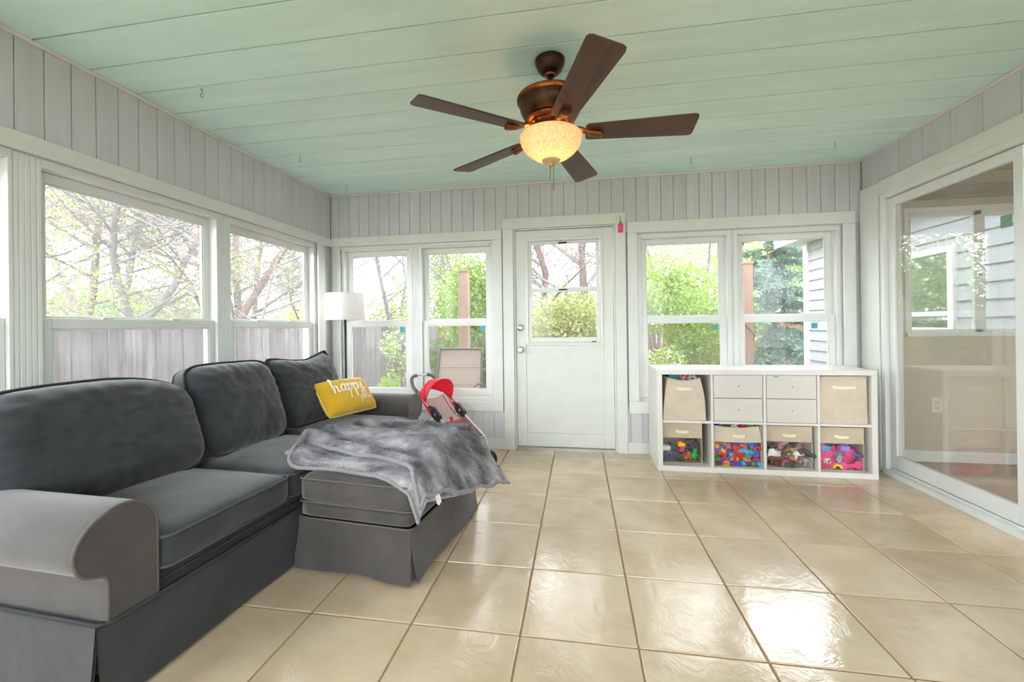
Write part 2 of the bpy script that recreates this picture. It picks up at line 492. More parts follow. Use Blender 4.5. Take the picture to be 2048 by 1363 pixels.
for n, (a, b_), lab in ((5, LU[3], 'narrow-looking double-hung window behind the sofa in the corner'), (6, LU[2], 'wide double-hung window behind the middle of the sofa'),
                        (7, LU[1], 'double-hung window cut by the left edge of the picture'), (8, LU[0], 'double-hung window behind the viewpoint on the sofa side')):
    window(n, a, b_, WZ0, WZ1, lab, LL_, math.pi/2, jamb=.016, stile=.043)
# mullions
def mull(n, x0, x1, label, loc, rz):
    mb = MB(); w = x1-x0
    mb.box(x0, x1, .024, .12, WZ0, WZ1)
    for k in range(4):
        c = x0+w*(k+.5)/4
        mb.box(c-w*.105, c+w*.105, .0215, .03, WZ0, WZ1)
    o = mb.build('trim_%d' % n, MT['vinyl'], bevel=.0015); o.location = loc; o.rotation_euler = (0, 0, rz)
    tag(o, label, 'trim', kind='structure')
mull(9, -1.322, -1.258, 'fluted white mullion between the two windows behind the stroller', BL_, 0)
mull(10, 1.482, 1.50, 'slim white mullion between the two windows over the toy shelf', BL_, 0)
mull(11, -.69, -.61, 'fluted white mullion behind the sofa between the corner and middle window', LL_, math.pi/2)
mull(12, -1.71, -1.63, 'fluted white mullion behind the near end of the sofa', LL_, math.pi/2)
mull(13, -2.73, -2.645, 'fluted white mullion behind the viewpoint', LL_, math.pi/2)
for n, (a, b_), lab in ((9, (-1.75, -.25), 'wide fill-light window added behind the viewpoint on the sofa side'), (10, (.5, 2.0), 'wide fill-light window added behind the viewpoint on the sliding door side')):
    e = empty('window_%d' % n, (0, YN, 0)); tag(e, lab, 'window', kind='structure')  # unseen windows added to light the room from behind
    mb = MB(); t = .06
    mb.box(a, a+t, -.12, -.02, NWZ0, NWZ1); mb.box(b_-t, b_, -.12, -.02, NWZ0, NWZ1); mb.box(a+t, b_-t, -.12, -.02, NWZ1-t, NWZ1); mb.box(a+t, b_-t, -.12, -.02, NWZ0, NWZ0+t)
    mb.build('window_frame', MT['vinyl'], e, bevel=.003)
    MB().box(a+t, b_-t, -.072, -.068, NWZ0+t, NWZ1-t).build('pane', MT['glass'], e)

# ------------------------------------------------------------------ door_1 (half glazed)
d1 = empty('door_1', (0, YB, 0)); tag(d1, 'white half-glazed back door with two-pane sash window', 'door', kind='structure')
jm = MB(); jm.box(-.352, -.337, -.0, .13, 0, DZ); jm.box(.523, .538, 0, .13, 0, DZ); jm.box(-.337, .523, 0, .13, DZ-.012, DZ)
jm.build('door_jamb', MT['trim'], d1, bevel=.002)
dm = MB(); y0, y1 = .012, .052
dx0, dx1, dz0, dz1 = -.333, .519, .03, 1.958
dm.box(dx0, -.247, y0, y1, dz0, dz1); dm.box(.433, dx1, y0, y1, dz0, dz1); dm.box(-.247, .433, y0, y1, 1.888, dz1); dm.box(-.247, .433, y0, y1, dz0, .15)
dm.build('door_frame', MT['trim'], d1, bevel=.002)
MB().box(-.247, .433, y0+.006, y1, .1505, .93).build('lower_panel', MT['trim'], d1, bevel=.002)
mb = MB(); mb.box(-.247, .433, y0-.006, y1, .931, .955); mb.box(-.247, -.222, y0-.006, y1, .955, 1.862); mb.box(.408, .433, y0-.006, y1, .955, 1.862); mb.box(-.247, .433, y0-.006, y1, 1.862, 1.8875)
mb.build('lite_frame', MT['vinyl'], d1, bevel=.003)
MB().box(-.25, .44, -.008, .012, .945, .957).build('lite_sill', MT['vinyl'], d1, bevel=.002)
sash('upper_sash', d1, -.221, .407, 1.41, 1.861, .034, .05, .024, .022, .028)
s2_ = sash('lower_sash', d1, -.221, .407, .958, 1.437, .016, .031, .022, .026, .034)
MB().box(.05, .125, .02, .034, 1.836, 1.848).build('sash_lift', MT['metal_dark'], d1, bevel=.003)
MB().box(.05, .125, .004, .017, 1.418, 1.43).build('sash_lift', MT['metal_dark'], s2_, bevel=.003)
MB().box(.33, .37, -.004, .006, .959, .967).build('latch', MT['metal_dark'], d1, bevel=.002)
kn = empty('door_knob', (-.297, .012, .893), parent=d1)
def lathe_y(prof, seg=24):
    """prof of (r, y) around the y axis"""
    mb = MB(); mb.lathe(prof, seg); mb.v = [(x, z, y) for x, y, z in mb.v]; return mb
auto_smooth(lathe_y([(.03, 0), (.031, -.004), (.024, -.008), (.012, -.012), (.012, -.03), (.022, -.036), (.027, -.048), (.026, -.058), (.02, -.066), (.008, -.067)]).build('knob', MT['chrome'], kn))
MB().box(-.002, .002, -.0685, -.066, -.006, .006).build('keyhole', MT['black'], kn)
db = empty('deadbolt', (-.295, .012, 1.09), parent=d1)
auto_smooth(lathe_y([(.031, 0), (.031, -.008), (.027, -.014), (.017, -.018), (.015, -.022)]).build('rose', MT['chrome'], db))
MB().box(-.013, .013, -.04, -.02, -.004, .004).build('thumb_turn', MT['chrome'], db, bevel=.003)
MB().box(-.337, .523, -.01, .13, -.005, .024).build('threshold', M('threshold_metal', (.45, .43, .4), .4, metal=.6, var=.1), d1, bevel=.004)

# ------------------------------------------------------------------ door_2 (sliding glass door) local x = -world y
d2 = empty('door_2', (XR, 0, 0), -math.pi/2); tag(d2, 'white framed sliding glass door into the next room', 'door', kind='structure')
f = MB()
a, b_ = -SL1, -SL0
f.box(a, a+.035, -.012, .11, 0, SZ); f.box(b_-.035, b_, -.012, .11, 0, SZ); f.box(a+.035, b_-.035, -.012, .11, SZ-.04, SZ)
f.build('slider_frame', MT['vinyl'], d2, bevel=.003)
s = MB(); s.box(a+.035, b_-.035, -.035, .11, 0, .028); s.box(a+.035, b_-.035, -.035, -.022, .028, .036); s.box(a+.035, b_-.035, .012, .018, .028, .045); s.box(a+.035, b_-.035, .06, .066, .028, .045)
s.build('sill_track', MT['vinyl'], d2, bevel=.002)
def slider_panel(x0, x1, y0, y1, name):
    mb = MB(); t = .055
    mb.box(x0, x0+t, y0, y1, .046, SZ-.045); mb.box(x1-.05, x1, y0, y1, .046, SZ-.045)
    mb.box(x0+t, x1-.05, y0, y1, SZ-.105, SZ-.045); mb.box(x0+t, x1-.05, y0, y1, .046, .142)
    p_ = mb.build(name, MT['vinyl'], d2, bevel=.003)
    MB().box(x0+t, x1-.05, (y0+y1)/2-.003, (y0+y1)/2+.003, .142, SZ-.105).build('pane', MT['sliderglass'], p_)
    return p_
p1 = slider_panel(a+.036, .622, .02, .056, 'door_panel')
MB().box(.49, .55, .0325, .0345, 1.60, 1.665).build('sticker', MT['greentape'], p1)

# ------------------------------------------------------------------ adjoining room behind the sliding door
MT['beige'] = M('beige_wall_paint', S(190, 176, 156), .7, var=.02)
MT['oak'] = M('oak_floor', S(172, 128, 92), .35, var=.15, vscale=3, stretch=(1, 8, 1), bump=.05)
AX0, AX1, AY0, AY1 = XR+.11, 4.12, -3.6, .63
o = MB().box(AX0-.012, AX1, AY0, AY1, -.06, -.002).build('floor_next_room', MT['oak']); tag(o, 'brown wood floor of the room behind the sliding glass', 'floor', kind='structure')
o = MB().box(AX0, AX1+.1, AY0, AY1+.1, 2.26, 2.38).build('ceiling_next_room', MT['beige']); tag(o, 'beige ceiling of the room behind the sliding glass', 'ceiling', kind='structure')
o = MB().box(AX1, AX1+.08, AY0, AY1+.1, -.06, 2.26).build('wall_next_room_side', MT['beige']); tag(o, 'beige side wall of the room behind the sliding glass', 'wall', kind='structure')
w = MB(); w.box(AX0, 2.75, AY0-.08, AY0, -.06, 2.26); w.box(3.95, AX1+.08, AY0-.08, AY0, -.06, 2.26); w.box(2.75, 3.95, AY0-.08, AY0, -.06, .3); w.box(2.75, 3.95, AY0-.08, AY0, 2.1, 2.26)  # wide unseen opening added so daylight brightens this room
o = w.build('wall_next_room_near', MT['beige']); tag(o, 'beige near wall with added daylight opening, in the room behind the sliding glass', 'wall', kind='structure')
w = MB(); NX0, NX1, NZ0, NZ1 = 2.78, 3.86, .985, 2.0
w.box(AX0-.01, NX0, AY1, AY1+.1, -.06, 2.26); w.box(NX1, AX1, AY1, AY1+.1, -.06, 2.26); w.box(NX0, NX1, AY1, AY1+.1, -.06, NZ0); w.box(NX0, NX1, AY1, AY1+.1, NZ1, 2.26)
o = w.build('wall_next_room_back', MT['beige']); tag(o, 'beige wall with a window and an outlet seen through the sliding glass', 'wall', kind='structure')
MB().box(AX0, AX1, AY1-.014, AY1, 0, .09).build('baseboard', MT['trim'], o, bevel=.003)
MB().box(AX0, AX1, AY1-.03, AY1, 2.06, 2.16).build('beam', M('grey_wood_beam', S(150, 138, 126), .7, var=.2, vscale=3, stretch=(1, 6, 6)), o, bevel=.004)
e = empty('window_11', (0, AY1, 0)); tag(e, 'two-pane window of the next room seen through the sliding glass', 'window', kind='structure')
mb = MB(); mb.box(NX0, NX0+.03, -.01, .08, NZ0, NZ1); mb.box(NX1-.03, NX1, -.01, .08, NZ0, NZ1); mb.box(NX0+.03, NX1-.03, -.01, .08, NZ1-.04, NZ1); mb.box(NX0, NX1, -.03, .08, NZ0, NZ0+.03); mb.box(3.30, 3.35, .02, .08, NZ0+.03, NZ1-.04)
mb.build('window_frame', MT['vinyl'], e, bevel=.003)
for q, (a, b_) in enumerate(((NX0+.03, 3.31), (3.35, NX1-.03))):
    yy = .0 if q == 0 else .045
    sm = MB(); sm.box(a, a+.02, yy, yy+.03, NZ0+.03, NZ1-.04); sm.box(b_-.05, b_, yy, yy+.03, NZ0+.03, NZ1-.04); sm.box(a, b_, yy, yy+.03, NZ1-.075, NZ1-.04); sm.box(a, b_, yy, yy+.03, NZ0+.03, NZ0+.055)
    s_ = sm.build('window_sash', MT['vinyl'], e, bevel=.002)
    MB().box(a+.02, b_-.05, yy+.013, yy+.016, NZ0+.055, NZ1-.075).build('pane', MT['glass'], s_)
    if q == 0: MB().box(b_-.045, b_-.015, yy-.02, yy, 1.44, 1.47).build('latch', MT['chrome'], s_, bevel=.003)
ol = empty('wall_outlet', (2.99, AY1, .447)); tag(ol, 'cream wall outlet low on the beige wall behind the sliding glass', 'outlet')
MB().box(-.037, .037, -.006, 0, -.058, .058).build('cover_plate', M('cream_plastic', S(226, 214, 192), .4, var=.02), ol, bevel=.003)
for zz in (-.022, .022):
    MB().box(-.016, .016, -.009, -.006, zz-.014, zz+.014).build('socket', M('cream_socket', S(200, 188, 165), .4, var=.02), ol, bevel=.003)

# ------------------------------------------------------------------ ceiling fan
def fan():
    bronze = M('oil_rubbed_bronze', S(84, 56, 40), .38, metal=.75, var=.25, vscale=14, col2=S(58, 38, 28))
    copper = M('brushed_copper_bronze', S(150, 92, 52), .32, metal=.8, var=.2, vscale=20, col2=S(96, 58, 34))
    wood = M('walnut_blade', S(92, 60, 46), .42, col2=S(62, 40, 32), vscale=4, stretch=(.6, 10, 10), bump=.06)
    fx, fy = .1, -1.12
    e = empty('ceiling_fan', (fx, fy, ZC)); tag(e, 'five-blade bronze ceiling fan with lit amber glass bowl', 'ceiling fan')
    Z = -ZC
    P = lambda l: [(r, z+Z) for r, z in l]
    def rec(mb, name, mat, par=e): return auto_smooth(mb.build(name, mat, par), .5)
    rec(MB().lathe(P([(.066, ZC), (.072, ZC-.006), (.072, ZC-.014), (.068, ZC-.03), (.055, ZC-.055), (.036, ZC-.072), (.026, ZC-.076)]), 40), 'ceiling_canopy', bronze)
    rec(MB().lathe(P([(.012, 2.33), (.012, 2.195)]), 16), 'downrod', bronze)
    rec(MB().lathe(P([(.022, 2.315), (.03, 2.312), (.026, 2.303), (.018, 2.299)]), 24), 'rod_collar', copper)
    mo = rec(MB().lathe(P([(.022, 2.225), (.04, 2.218), (.09, 2.214), (.13, 2.207), (.152, 2.198), (.158, 2.19), (.158, 2.183), (.151, 2.177), (.149, 2.16), (.143, 2.135), (.128, 2.108), (.110, 2.095)]), 48), 'motor_housing', bronze)
    rec(MB().lathe(P([(.151, 2.2), (.1595, 2.195), (.162, 2.187), (.1595, 2.18), (.151, 2.176)]), 48, cap=False), 'rim_band', copper, mo)
    rec(MB().lathe(P([(.109, 2.097), (.119, 2.091), (.113, 2.082), (.097, 2.078), (.099, 2.07), (.085, 2.063), (.07, 2.061)]), 48), 'lower_housing', copper)
    hb = rec(MB().lathe(P([(.075, 2.062), (.082, 2.06), (.082, 2.038), (.07, 2.034)]), 40), 'hub', bronze)
    for k in range(10):
        a = math.radians(36*k+10)
        sl_ = MB().box(-.006, .006, -.0015, .0015, -.004, .004).build('vent_slot', MT['black'], hb)
        sl_.location = (.0822*math.cos(a), .0822*math.sin(a), 2.049+Z); sl_.rotation_euler = (0, 0, a+math.pi/2)
    rec(MB().lathe(P([(.05, 2.036), (.062, 2.033), (.062, 2.022), (.1, 2.018), (.1, 2.012)]), 40), 'light_fitter', copper)
    # amber glass bowl
    am = bpy.data.materials.new('amber_alabaster_glass'); am.use_nodes = True
    N = am.node_tree.nodes; L = am.node_tree.links; b = N['Principled BSDF']
    b.inputs['Roughness'].default_value = .35
    tc = N.new('ShaderNodeTexCoord'); n1 = N.new('ShaderNodeTexNoise'); n1.inputs['Scale'].default_value = 90; n1.inputs['Detail'].default_value = 5
    L.new(tc.outputs['Object'], n1.inputs['Vector'])
    cr = N.new('ShaderNodeValToRGB'); cr.color_ramp.elements[0].position = .38; cr.color_ramp.elements[0].color = (.80, .62, .42, 1)
    cr.color_ramp.elements[1].position = .62; cr.color_ramp.elements[1].color = (.92, .80, .62, 1)
    L.new(n1.outputs['Fac'], cr.inputs['Fac']); L.new(cr.outputs['Color'], b.inputs['Base Color'])
    tr = N.new('ShaderNodeBsdfTranslucent'); L.new(cr.outputs['Color'], tr.inputs['Color'])
    mx = N.new('ShaderNodeMixShader'); mx.inputs['Fac'].default_value = .3
    L.new(b.outputs[0], mx.inputs[1]); L.new(tr.outputs[0], mx.inputs[2]); L.new(mx.outputs[0], N['Material Output'].inputs['Surface'])
    prof = [(.145, 2.018), (.150, 2.012), (.146, 2.004), (.147, 1.994), (.143, 1.978), (.131, 1.957), (.112, 1.937), (.088, 1.919), (.062, 1.906), (.036, 1.899), (.012, 1.897)]
    inner = [(r-.004, z+.003) for r, z in prof[::-1]]
    bw = rec(MB().lathe(P(prof+inner), 48, cap=False), 'light_bowl', am)
    rec(MB().lathe(P([(.044, 1.904), (.042, 1.896), (.028, 1.888), (.016, 1.882), (.014, 1.874), (.007, 1.867), (.001, 1.865)]), 24), 'finial', M('amber_finial', S(214, 176, 122), .4, var=.1))
    for dx, dz in ((-.004, 1.80), (.012, 1.752)):
        rec(MB().tube([(dx, -.012, 1.88+Z), (dx, -.012, dz+Z)], .0012, 6), 'pull_chain', MT['metal_dark'])
    for k in range(5):
        a = math.radians(-70+72*k)
        b_ = empty('blade_assembly', (0, 0, 2.022+Z), a, e)
        # blade outline along local x, pitched
        n = 6; r0, r1, w0, w1 = .165, .665, .054, .072
        pts = [(r0+.012, -w0), (r1-.02, -w1), (r1-.006, -w1+.005), (r1, -w1+.018), (r1, w1-.018), (r1-.006, w1-.005), (r1-.02, w1), (r0+.012, w0), (r0, w0-.012), (r0, -w0+.012)]
        bl = MB().prism(pts, 'z', -.004, .004).build('blade', wood, b_, bevel=.0015)
        bl.rotation_euler = (math.radians(-12), 0, 0)
        bl.location = (0, 0, .004)
        ir = MB()
        ring = lambda x, z, w, h: [(x, w*math.cos(t), z+h*math.sin(t)) for t in [2*math.pi*i/14 for i in range(14)]]
        secs = [ring(.07, .03, .014, .010), ring(.10, .026, .015, .011), ring(.14, .018, .017, .012), ring(.19, -.002, .020, .014), ring(.235, -.012, .023, .014), ring(.243, -.012, .020, .011)]
        for i in range(len(secs)-1):
            ir.add(secs[i]+secs[i+1], [(j, (j+1) % 14, 14+(j+1) % 14, 14+j) for j in range(14)])
        ir.add(secs[0], [tuple(range(14))[::-1]]); ir.add(secs[-1], [tuple(range(14))])
        auto_smooth(ir.build('blade_bracket', copper, b_), .8)
    ld = bpy.data.lights.new('fan_bulb', 'POINT'); ld.color = (1.0, .64, .36); ld.energy = 4.6; ld.shadow_soft_size = .035
    lo = bpy.data.objects.new('fan_bulb', ld); COL.objects.link(lo); lo.parent = e; lo.location = (0, 0, 1.965+Z)
fan()

# ceiling hooks
hk = M('green_painted_hook', S(140, 182, 168), .5, var=.1)
for x, y, rz, lab in ((-1.741, -1.207, .2, 'mint painted screw hook in the ceiling nearest the viewer'), (-1.804, -.337, .4, 'mint painted screw hook above the middle of the sofa'),
                  (-1.816, .304, .2, 'mint painted screw hook in the ceiling by the lamp corner'), (1.092, .258, -.5, 'pale screw hook in the ceiling above the toy shelf'),
                  (2.035, .155, .6, 'mint painted screw hook in the ceiling near the sliding door')):
    e = empty('ceiling_hook', (x, y, ZC), rz); tag(e, lab, 'hook', 'screw hooks in the ceiling'); e.scale = (.72, .72, .72)
    pts = catmull([(0, 0, 0), (0, 0, -.012), (.006, 0, -.02), (.004, 0, -.032), (-.008, 0, -.04), (-.008, 0, -.052), (.004, 0, -.058), (.016, 0, -.05)], 4)
    MB().tube(pts, .0032, 7).build('hook_wire', hk, e, smooth=True)
    MB().lathe([(.009, 0), (.009, -.003), (.004, -.005)], 14).build('hook_collar', hk, e)

# ------------------------------------------------------------------ key with pink tag
e = empty('key_tag', (.584, YB-.024, 2.02)); tag(e, 'hot pink plastic key tag hanging on the door casing', 'key tag')
MB().tube([(0, 0, .012), (0, -.012, .014), (0, -.016, .006), (0, -.014, -.03), (0, -.006, -.034)], .0025, 7).build('hook_wire', MT['brass'], e, smooth=True)
MB().tube([(.012*math.cos(t), -.012, -.045+.014*math.sin(t)) for t in [2*math.pi*i/16 for i in range(16)]], .0022, 6, closed=True).build('key_ring', MT['brass'], e, smooth=True)
k_ = MB().tube([(.009*math.cos(t), -.018, -.042+.009*math.sin(t)) for t in [2*math.pi*i/14 for i in range(14)]], .003, 6, closed=True); k_.box(-.003, .003, -.02, -.016, -.09, -.05); k_.box(.003, .007, -.02, -.016, -.088, -.078)
k_.build('key', MT['brass'], e)
t_ = MB().prism([(-.02, -.125), (.02, -.125), (.021, -.06), (.012, -.05), (-.012, -.05), (-.021, -.06)], 'y', -.014, -.010).build('tag_plate', M('hot_pink_plastic', S(232, 30, 92), .35, var=.05), e, bevel=.001)
MB().box(-.012, .012, -.0155, -.0142, -.11, -.075).build('paper_insert', M('tag_paper', S(236, 70, 120), .6, var=.1), t_)
# little hook on the window casing
e = empty('wall_hook', (-.503, YB-.018, .88)); tag(e, 'tiny metal hook screwed to the casing left of the door', 'hook')
MB().tube(catmull([(0, 0, .012), (0, -.012, .01), (0, -.016, -.004), (0, -.008, -.012)], 4), .002, 6).build('hook_wire', MT['chrome'], e, smooth=True)
MB().box(-.004, .004, -.003, 0, -.012, .018).build('back_plate', MT['chrome'], e, bevel=.001)

# ------------------------------------------------------------------ floor lamp
e = empty('floor_lamp', (-1.86, .33, 0)); tag(e, 'floor lamp with white drum shade and dark pole in the corner', 'floor lamp')
auto_smooth(MB().lathe([(.125, 0), (.13, .006), (.125, .018), (.03, .026), (.012, .04)], 40).build('lamp_base', MT['metal_dark'], e))
MB().lathe([(.0095, .035), (.0095, 1.25)], 16).build('pole', MT['metal_dark'], e, smooth=True)
shm = M('white_linen_shade', S(240, 234, 232), .8, var=.02, vscale=40, bump=.1, bscale=400, trans=.45)
sh = MB().lathe([(.172, 1.178), (.164, 1.418), (.161, 1.418), (.169, 1.178), (.172, 1.178)], 48, cap=False).build('lamp_shade', shm, e); auto_smooth(sh, .9)
rim = MB().tube([(.1705*math.cos(t), .1705*math.sin(t), 1.181) for t in [2*math.pi*i/48 for i in range(48)]], .0035, 6, closed=True)
rim.build('shade_rim', shm, sh, smooth=True)
MB().tube([(.1635*math.cos(t), .1635*math.sin(t), 1.415) for t in [2*math.pi*i/48 for i in range(48)]], .0035, 6, closed=True).build('shade_rim', shm, sh, smooth=True)
sp = MB()
for k in range(3):
    a = 2*math.pi*k/3+.3; sp.tube([(0, 0, 1.25), (.164*math.cos(a), .164*math.sin(a), 1.405)], .002, 6)
sp.build('shade_spider', MT['chrome'], e)
auto_smooth(MB().lathe([(.012, 1.23), (.018, 1.235), (.018, 1.27), (.022, 1.28), (.03, 1.31), (.03, 1.33), (.02, 1.355), (.002, 1.362)], 20).build('bulb', M('bulb_glass', (.85, .85, .83), .2, var=.02), e), .8)
MB().tube([(-.01, -.004, 1.14), (-.03, -.008, 1.14)], .004, 8).build('switch', MT['chrome'], e)

# ------------------------------------------------------------------ sofa
def fabric(name, col, col2, fine=900):
    m = M(name, col, .82, col2=col2, vscale=5, sheen=.35, spec=.2, detail=6)
    nt = m.node_tree; N = nt.nodes; L = nt.links; b = N['Principled BSDF']
    tc = N.new('ShaderNodeTexCoord')
    w1 = N.new('ShaderNodeTexNoise'); w1.inputs['Scale'].default_value = fine; w1.inputs['Detail'].default_value = 2
    w2 = N.new('ShaderNodeTexNoise'); w2.inputs['Scale'].default_value = 14; w2.inputs['Detail'].default_value = 4
    L.new(tc.outputs['Object'], w1.inputs['Vector']); L.new(tc.outputs['Object'], w2.inputs['Vector'])
    b1 = N.new('ShaderNodeBump'); b1.inputs['Strength'].default_value = .3; b1.inputs['Distance'].default_value = .0008; L.new(w1.outputs['Fac'], b1.inputs['Height'])
    b2 = N.new('ShaderNodeBump'); b2.inputs['Strength'].default_value = .2; b2.inputs['Distance'].default_value = .008; L.new(w2.outputs['Fac'], b2.inputs['Height']); L.new(b1.outputs['Normal'], b2.inputs['Normal'])
    L.new(b2.outputs['Normal'], b.inputs['Normal'])
    return m
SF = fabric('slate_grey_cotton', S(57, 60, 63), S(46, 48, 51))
SFA = fabric('warm_slate_cotton', S(83, 78, 75), S(67, 64, 63))     # lighter, warmer grey on arms and ottoman
PIP = M('slate_piping', S(48, 50, 53), .8, var=.08)
PIPS = M('slate_piping_highlight', S(76, 78, 80), .8, var=.08)  # lighter tone paints the highlight along the seat cushion edges
PIPA = M('warm_grey_piping', S(92, 85, 80), .8, var=.08)  # lighter, warmer piping for arms and ottoman

def rbox_mesh(a, b, c, r, n=(14, 14, 6), crown=0., wr=0., seed=0, bulge=0., f=2.2):
    """rounded soft box, half sizes a,b,c; crown lifts the top; wr = wrinkle amplitude"""
    bm = bmesh.new(); mb = MB()
    def face(fix, sgn):
        ax = [i for i in range(3) if i != fix]
        h = (a, b, c); na, nb = n[ax[0]], n[ax[1]]
        vs = []
        for j in range(nb+1):
            for i in range(na+1):
                q = [0, 0, 0]; q[fix] = sgn*h[fix]; q[ax[0]] = h[ax[0]]*(2*i/na-1); q[ax[1]] = h[ax[1]]*(2*j/nb-1)
                vs.append(q)
        fs = []
        for j in range(nb):
            for i in range(na):
                k = j*(na+1)+i; fs.append((k, k+1, k+na+2, k+na+1))
        mb.add(vs, fs)
    for fix in range(3):
        for s in (-1, 1): face(fix, s)
    out = []
    for p in mb.v:
        p = Vector(p); core = Vector((max(-a+r, min(a-r, p.x)), max(-b+r, min(b-r, p.y)), max(-c+r, min(c-r, p.z))))
        d = p-core
        if d.length > 1e-6: p = core+d.normalized()*r
        u, v = min(1, abs(p.x)/a), min(1, abs(p.y)/b)
        k = max(0, 1-u**f)*max(0, 1-v**f)
        p.z += crown*k*(1 if p.z > 0 else -.35)
        if bulge:
            p.x += math.copysign(bulge*max(0, 1-v**2)*max(0, 1-(p.z/c)**2), p.x)*min(1, u)**4
            p.y += math.copysign(bulge*max(0, 1-u**2)*max(0, 1-(p.z/c)**2), p.y)*min(1, v)**4
        if wr:
            q = p*9+Vector((seed*7.1, seed*3.3, 0))
            w = noise.noise(q)*.6+noise.noise(q*2.3)*.4
            p.z += wr*w*k*(1 if p.z > 0 else .3)
            p += Vector((nz(q.y, q.z, 3.), nz(q.x, q.z, 8.), 0))*wr*.6
        out.append(tuple(p))
    mb.v = out
    me = mb.mesh('soft')
    bm = bmesh.new(); bm.from_mesh(me); bmesh.ops.remove_doubles(bm, verts=bm.verts, dist=1e-5); bmesh.ops.recalc_face_normals(bm, faces=bm.faces); bm.to_mesh(me); bm.free()
    me.shade_smooth()
    return me

def pill_mesh(w, h, t, seed, wr=.01, n=30, ex=4, sag=0., pinch=.0, droop=0., rnd=0.):
    """loose pillow: local x width, z height, y thickness. returns mesh + perimeter + surface fn"""
    def off(u, v):
        base = max(0, 1-abs(u)**ex)*max(0, 1-abs(v)**ex)
        return t*.5*base**.55
    def shape(u, v):
        x = u*w/2*(1-pinch*(1-v*v)*0.5)*math.sqrt(1-rnd*v**6); z = v*h/2*(1-pinch*.6*(1-u*u))*math.sqrt(1-rnd*u**6)
        if sag: z -= sag*max(0, v)*(1-u*u)
        if droop: z -= droop*max(0, v)*max(0, u)**2
        return x, z
    def pt(u, v, sgn):
        x, z = shape(u, v)
        o = off(u, v)
        ed = 1-max(abs(u), abs(v))**2
        ww = (nz(u*3+seed*5, v*3, sgn*2.)*.6+nz(u*7+seed, v*7, sgn+seed)*.4)*wr*(.35+ed)
        # tension creases running in from the corners and edges
        cr = wr*.7*math.sin(26*math.atan2(v, u)+seed)*max(0, (max(abs(u), abs(v))-.45))**1.2*(1-max(abs(u), abs(v))**8)
        return (x, sgn*(o+.006)+sgn*(ww+cr)*min(1, o/(t*.15)), z)
    mb = MB()
    for sgn in (-1, 1):
        mb.grid(lambda i, j, sgn=sgn: pt(2*i-1, 2*j-1, sgn), n, n)
    # edge strip joins both faces
    per = [(i/(n-1)*2-1, -1) for i in range(n-1)]+[(1, j/(n-1)*2-1) for j in range(n-1)]+[(1-i/(n-1)*2, 1) for i in range(n-1)]+[(-1, 1-j/(n-1)*2) for j in range(n-1)]
    m = len(per); vs = [pt(u, v, -1) for u, v in per]+[pt(u, v, 1) for u, v in per]
    mb.add(vs, [(i, (i+1) % m, m+(i+1) % m, m+i) for i in range(m)])
    me = mb.mesh('pillow')
    bm = bmesh.new(); bm.from_mesh(me); bmesh.ops.remove_doubles(bm, verts=bm.verts, dist=1e-5); bmesh.ops.recalc_face_normals(bm, faces=bm.faces); bm.to_mesh(me); bm.free()
    me.shade_smooth()
    perim = [(shape(u, v)[0], 0, shape(u, v)[1]) for u, v in per]
    return me, perim, pt

